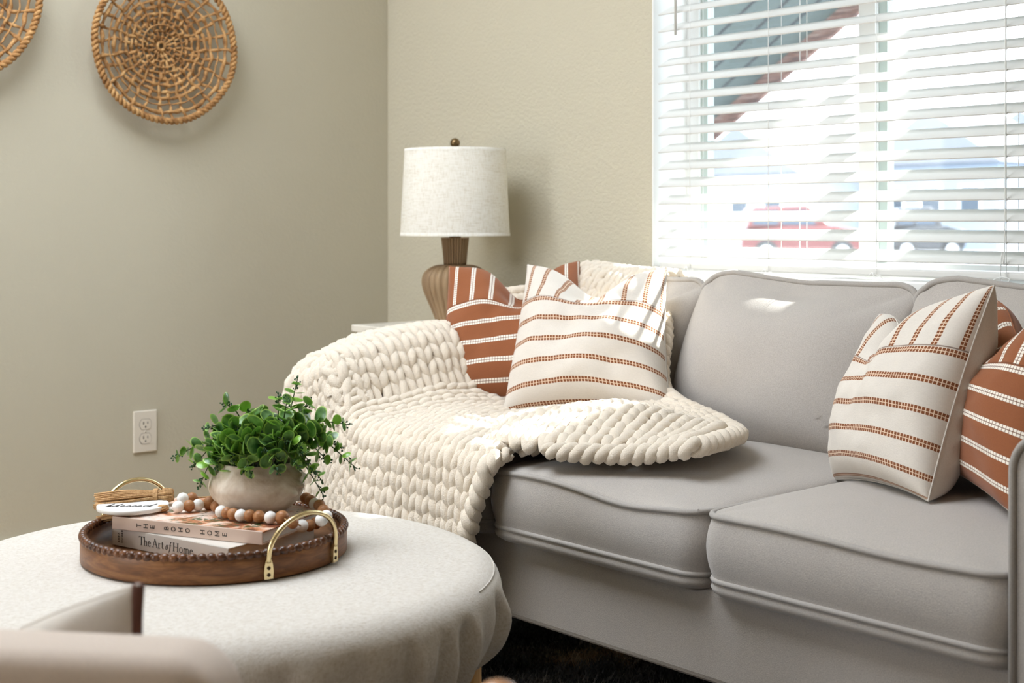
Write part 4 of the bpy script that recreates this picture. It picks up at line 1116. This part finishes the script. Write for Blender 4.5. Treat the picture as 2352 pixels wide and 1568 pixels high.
for (px, py), c, dr in bl:
    p = onz(px, py, zb)
    on_low = px > 678 and py > 1195
    if on_low: p = onz(px, py, Z1b + .0098 + max(0, (700 - px)) * .0005)
    cord.append(p); ob('bead', sphere(p, br + dr, 22, 14), m_beadw if c == 'w' else m_beadb, gar, label=None)
# beads hidden behind the pot and the second strand coming back to the tassel
hid = [PC + np.array([.078 * math.cos(a), .078 * math.sin(a), zb - PC[2]]) for a in np.radians([75, 95, 115, 135, 155])]
ret = [onz(*z7(280, 1308), zb), onz(*z7(183, 1312), zb + .003)]
for k, p in enumerate(hid + ret):
    p = np.array(p)
    ob('bead', sphere(p, br, 22, 14), m_beadw if k in (1, 4, 6) else m_beadb, gar); cord.append(p)
ob('cord', tube(np.array(cord), .0012, 6), m_jute, gar)
def tassel(h, tail, w, n, seed):
    lr = random.Random(seed); h = np.array(h); tail = np.array(tail); d = tail - h; L = np.linalg.norm(d); d = unit(d); s = unit(np.cross(d, (0, 0, 1))); u = np.cross(s, d)
    mb = MB()
    for k in range(n):
        a = lr.uniform(0, 2 * PI); q = math.sqrt(lr.random()); x, z = q * math.cos(a), q * math.sin(a) * .55
        Lk = L * lr.uniform(.93, 1.05)
        pts = [h + s * x * w * .35 + u * z * w * .6, h + d * L * .1 + s * x * w * .55 + u * (z * w * .8), h + d * L * .2 + s * x * w * .38 + u * z * w * .6, h + d * Lk * .6 + s * (x * w * 1.0 + lr.uniform(-.001, .001)) + u * z * w * .9, h + d * Lk + s * (x * w * 1.15 + lr.uniform(-.002, .002)) + u * z * w * .8]
        mb.add(tube(smooth_path(pts, 4), lr.uniform(.0009, .0013), 5))
    t = ob('tassel', mb.get(), m_jute, gar)
    ring = [h + d * (L * .2 + .0012 * (k / 10)) + s * w * .45 * math.cos(k * .63) + u * w * .42 * math.sin(k * .63) for k in range(60)]
    ob('binding', tube(ring, .0009, 5), m_jute, t)
tassel(onz(398, 1136, zb + .006), onz(226, 1150, zb - .001), .027, 130, 1)
tassel(onz(384, 1166, zb - .002), onz(236, 1190, Z2a + .004), .013, 50, 2)
tz = Z2b + .0035
tcn = (onz(222, 1168, tz) + onz(388, 1166, tz)) / 2; tr_ = .054
tg = ob('wooden_tag', lathe([(tr_ - .0008, 0), (tr_, .0008), (tr_, .0058), (tr_ - .0008, .0066), (.001, .0066)], 64, (tcn[0], tcn[1], tz)), m_beadw, gar, label='round white wooden tag')
# script word on the tag
mb = MB(); rt = np.array([math.sin(YAW), math.cos(YAW), 0]); rt = np.array([ray(CX + 1, YH)[0] - ray(CX, YH)[0], ray(CX + 1, YH)[1] - ray(CX, YH)[1], 0]); rt = unit(rt); bw = np.array([-rt[1], rt[0], 0])
def lp(x): return [(x, .1), (x + .25, .9), (x + .35, 1.05), (x + .3, .4), (x + .2, .0), (x + .4, .05)]
word = [[(0, 0), (.3, 1.1), (.15, .3), (.1, 0), (.3, .35), (.42, .15), (.25, 0)], [(.45, .1), (.75, .9), (.8, 1.1), (.65, .3), (.65, 0), (.8, .05)], [(.85, .2), (1.05, .35), (1.0, .48), (.88, .3), (.92, .02), (1.15, .1)], [(1.15, .1), (1.35, .5), (1.42, .15), (1.25, 0)], [(1.5, .1), (1.7, .5), (1.77, .15), (1.6, 0)], [(1.85, .2), (2.05, .35), (2.0, .48), (1.88, .3), (1.92, .02), (2.15, .1)], [(2.5, .4), (2.35, .48), (2.22, .25), (2.3, .02), (2.5, .25), (2.85, 1.15), (2.6, .3), (2.62, .02), (2.8, .08)]]
o0 = np.array([tcn[0], tcn[1], tz + .0066]) - rt * .036 - bw * .022
for st_ in word:
    pts = smooth_path([(x, y, 0) for x, y in st_], 5)[:, :2]
    stroke(mb, pts, .09, lambda x, y, o: o0 + rt * (x * .0258) + bw * (y * .02) + np.array([0, 0, o]))
ob('script_lettering', mb.get(), m_ink, tg, smooth=False)

# ------------------------------------------------------------------ FOREGROUND CHAIR, PILLOW, WOODEN CHAIR
p0 = onz(-420, 1486, .596); p1 = onz(495, 1530, .596); p0[2] = p1[2] = 0
e = unit(p1 - p0); fw = np.array([-e[1], e[0], 0]);
if fw @ np.array([-.757, .654, 0]) < 0: fw = -fw
W_ = np.linalg.norm(p1 - p0)
ac = thing('accent_chair', 'beige fabric accent chair seen from behind in the foreground', 'armchair', tuple(p0 + e * W_ / 2))
def cbox(a0, a1, b0, b1, z0, z1): return obox(p0 + e * (a0 + a1) / 2 + fw * (b0 + b1) / 2 + np.array([0, 0, (z0 + z1) / 2]), e * (a1 - a0) / 2, fw * (b1 - b0) / 2, np.array([0, 0, (z1 - z0) / 2]))
def rslab(a0, a1, b0, b1, z0, z1, r=.045, n=8):
    pts = [(a0, z0), (a0, z1 - r)] + [(a0 + r - r * math.cos(t), z1 - r + r * math.sin(t)) for t in np.linspace(0, PI / 2, n)][1:] + [(a1 - r + r * math.sin(t), z1 - r + r * math.cos(t)) for t in np.linspace(0, PI / 2, n)] + [(a1, z0)]
    m = len(pts); V = [p0 + e * a + fw * b + np.array([0, 0, z]) for b in (b0, b1) for a, z in pts]
    return V, [tuple(range(m)), tuple(range(2 * m - 1, m - 1, -1))] + [(k + 1, k, m + k, m + k + 1) for k in range(m - 1)] + [(0, m - 1, 2 * m - 1, m)]
o = ob('backrest', rslab(0, W_, 0, .075, .2, .598), m_chair, ac); bevel(o, .018, 4)
o = ob('seat', cbox(.01, W_ - .01, .08, .5, .24, .40), m_chair, ac, smooth=False); bevel(o, .03, 4)
o = ob('armrest', cbox(0, .06, .08, .48, .24, .5), m_chair, ac, smooth=False); bevel(o, .02, 3)
for a in (.04, W_ - .04):
    for b in (.03, .46): ob('leg', tube([p0 + e * a + fw * b + np.array([0, 0, .012]), p0 + e * a + fw * b + np.array([0, 0, .25])], [.014, .02], 12), m_oak, ac)
q = atz(318, 1343, 1.16)
ax = unit(-e * .92 + fw * .12)   # top edge runs left from the visible corner
TRp = q; TLp = q + ax * .36 + np.array([0, 0, -.10]); BRp = q + e * .015 + fw * .03 + np.array([0, 0, -.2]); BLp = BRp + ax * .36
pillow('beige pillow with dark edge stripe poking above the foreground chair', TLp, TRp, BRp, BLp, 0.05, m_cream_pl, m_cream_st, -fw, chop=.02, seed=12., edge_mat=plain('dark_brown_trim', srgb(92, 58, 46), .9))
b0 = atz(1145, 1624, .95); b1 = atz(1900, 1624, .62)
wc = thing('wooden_chair', 'wooden chair back post with rounded tip at the bottom edge', 'chair', (b0[0], b0[1], 0))
zt = b0[2]; m_beech = m_wood_f('honey_beech', srgb(150, 100, 62), srgb(178, 126, 84), srgb(200, 150, 108), (60, 60, 8), .25)
u_ = b1 - b0; u_[2] = 0; u_ = unit(u_); sdir = np.array([u_[1], -u_[0], 0]);
if sdir @ np.array([-.757, .654, 0]) > 0: sdir = -sdir
for k in (0, .32):
    c = b0 + u_ * k; zk = zt - k * .1
    ob('back_post', MB().add(tube([(c[0], c[1], .012), (c[0], c[1], zk)], .0165, 16, cap=True)).add(sphere((c[0], c[1], zk), .0188, 20, 12)).get(), m_beech, wc)
for z in (.42, .5):
    ob('back_rail', tube([b0 * (1, 1, 0) + np.array([0, 0, z]), b0 * (1, 1, 0) + u_ * .32 + np.array([0, 0, z])], .01, 10), m_beech, wc)

# ------------------------------------------------------------------ LIGHT
el, az = math.radians(37), math.radians(11)
to_sun = Vector((math.cos(el) * math.sin(az), math.cos(el) * math.cos(az), math.sin(el)))
sd = bpy.data.lights.new('sun', 'SUN'); sd.energy = 10.5; sd.angle = math.radians(.6); sd.color = (1, .97, .92)
so = bpy.data.objects.new('sun', sd); COL.objects.link(so); so.rotation_euler = to_sun.to_track_quat('Z', 'Y').to_euler(); so.location = (3, 8, 8)
w = bpy.data.worlds.new('sky'); scene.world = w; w.use_nodes = True
bg = w.node_tree.nodes['Background']; bg.inputs[0].default_value = (.86, .94, 1.04, 1); bg.inputs[1].default_value = 3.5
def portal(c, rot, sx, sy):
    l = bpy.data.lights.new('sky_portal', 'AREA'); l.shape = 'RECTANGLE'; l.size = sx; l.size_y = sy; l.cycles.is_portal = True
    o = bpy.data.objects.new('sky_portal', l); COL.objects.link(o); o.location = c; o.rotation_euler = rot
portal((1.69, .2, 1.4), (-PI / 2, 0, 0), 1.1, 1.25)
portal(((FILL_HOLE[0] + FILL_HOLE[1]) / 2, (FILL_HOLE[2] + FILL_HOLE[3]) / 2, ZC + .31), (0, 0, 0), FILL_HOLE[1] - FILL_HOLE[0], FILL_HOLE[3] - FILL_HOLE[2])  # covers the added ceiling opening
portal((.8, YF - .14, 1.45), (PI / 2, 0, 0), 1.0, 1.3)  # covers the added opening in the front wall

# ------------------------------------------------------------------ CAMERA
cd = bpy.data.cameras.new('camera'); co = bpy.data.objects.new('camera', cd); COL.objects.link(co)
cd.sensor_width = 36; cd.sensor_fit = 'HORIZONTAL'; cd.lens = F / 2352 * 36
cd.shift_y = (YH - 784) / 2352
co.location = CAM; fwd = ray(CX, YH)
co.rotation_euler = Vector((fwd[0], fwd[1], 0)).to_track_quat('-Z', 'Y').to_euler()
cd.clip_start = .05; cd.clip_end = 300
cd.dof.use_dof = True; cd.dof.focus_distance = 2.45; cd.dof.aperture_fstop = 5.6; cd.dof.aperture_blades = 9
scene.camera = co
scene.view_settings.view_transform = 'Standard'; scene.view_settings.look = 'None'; scene.view_settings.gamma = 1
scene.view_settings.use_curve_mapping = False; scene.view_settings.exposure = 1.76
cy = scene.cycles; cy.use_denoising = True
try: cy.denoiser = 'OPENIMAGEDENOISE'
except Exception: pass
cy.use_adaptive_sampling = True; cy.adaptive_threshold = .04; cy.max_bounces = 8; cy.diffuse_bounces = 5; cy.glossy_bounces = 3; cy.transmission_bounces = 6; cy.transparent_max_bounces = 12
cy.caustics_reflective = False; cy.caustics_refractive = False; cy.sample_clamp_indirect = 8
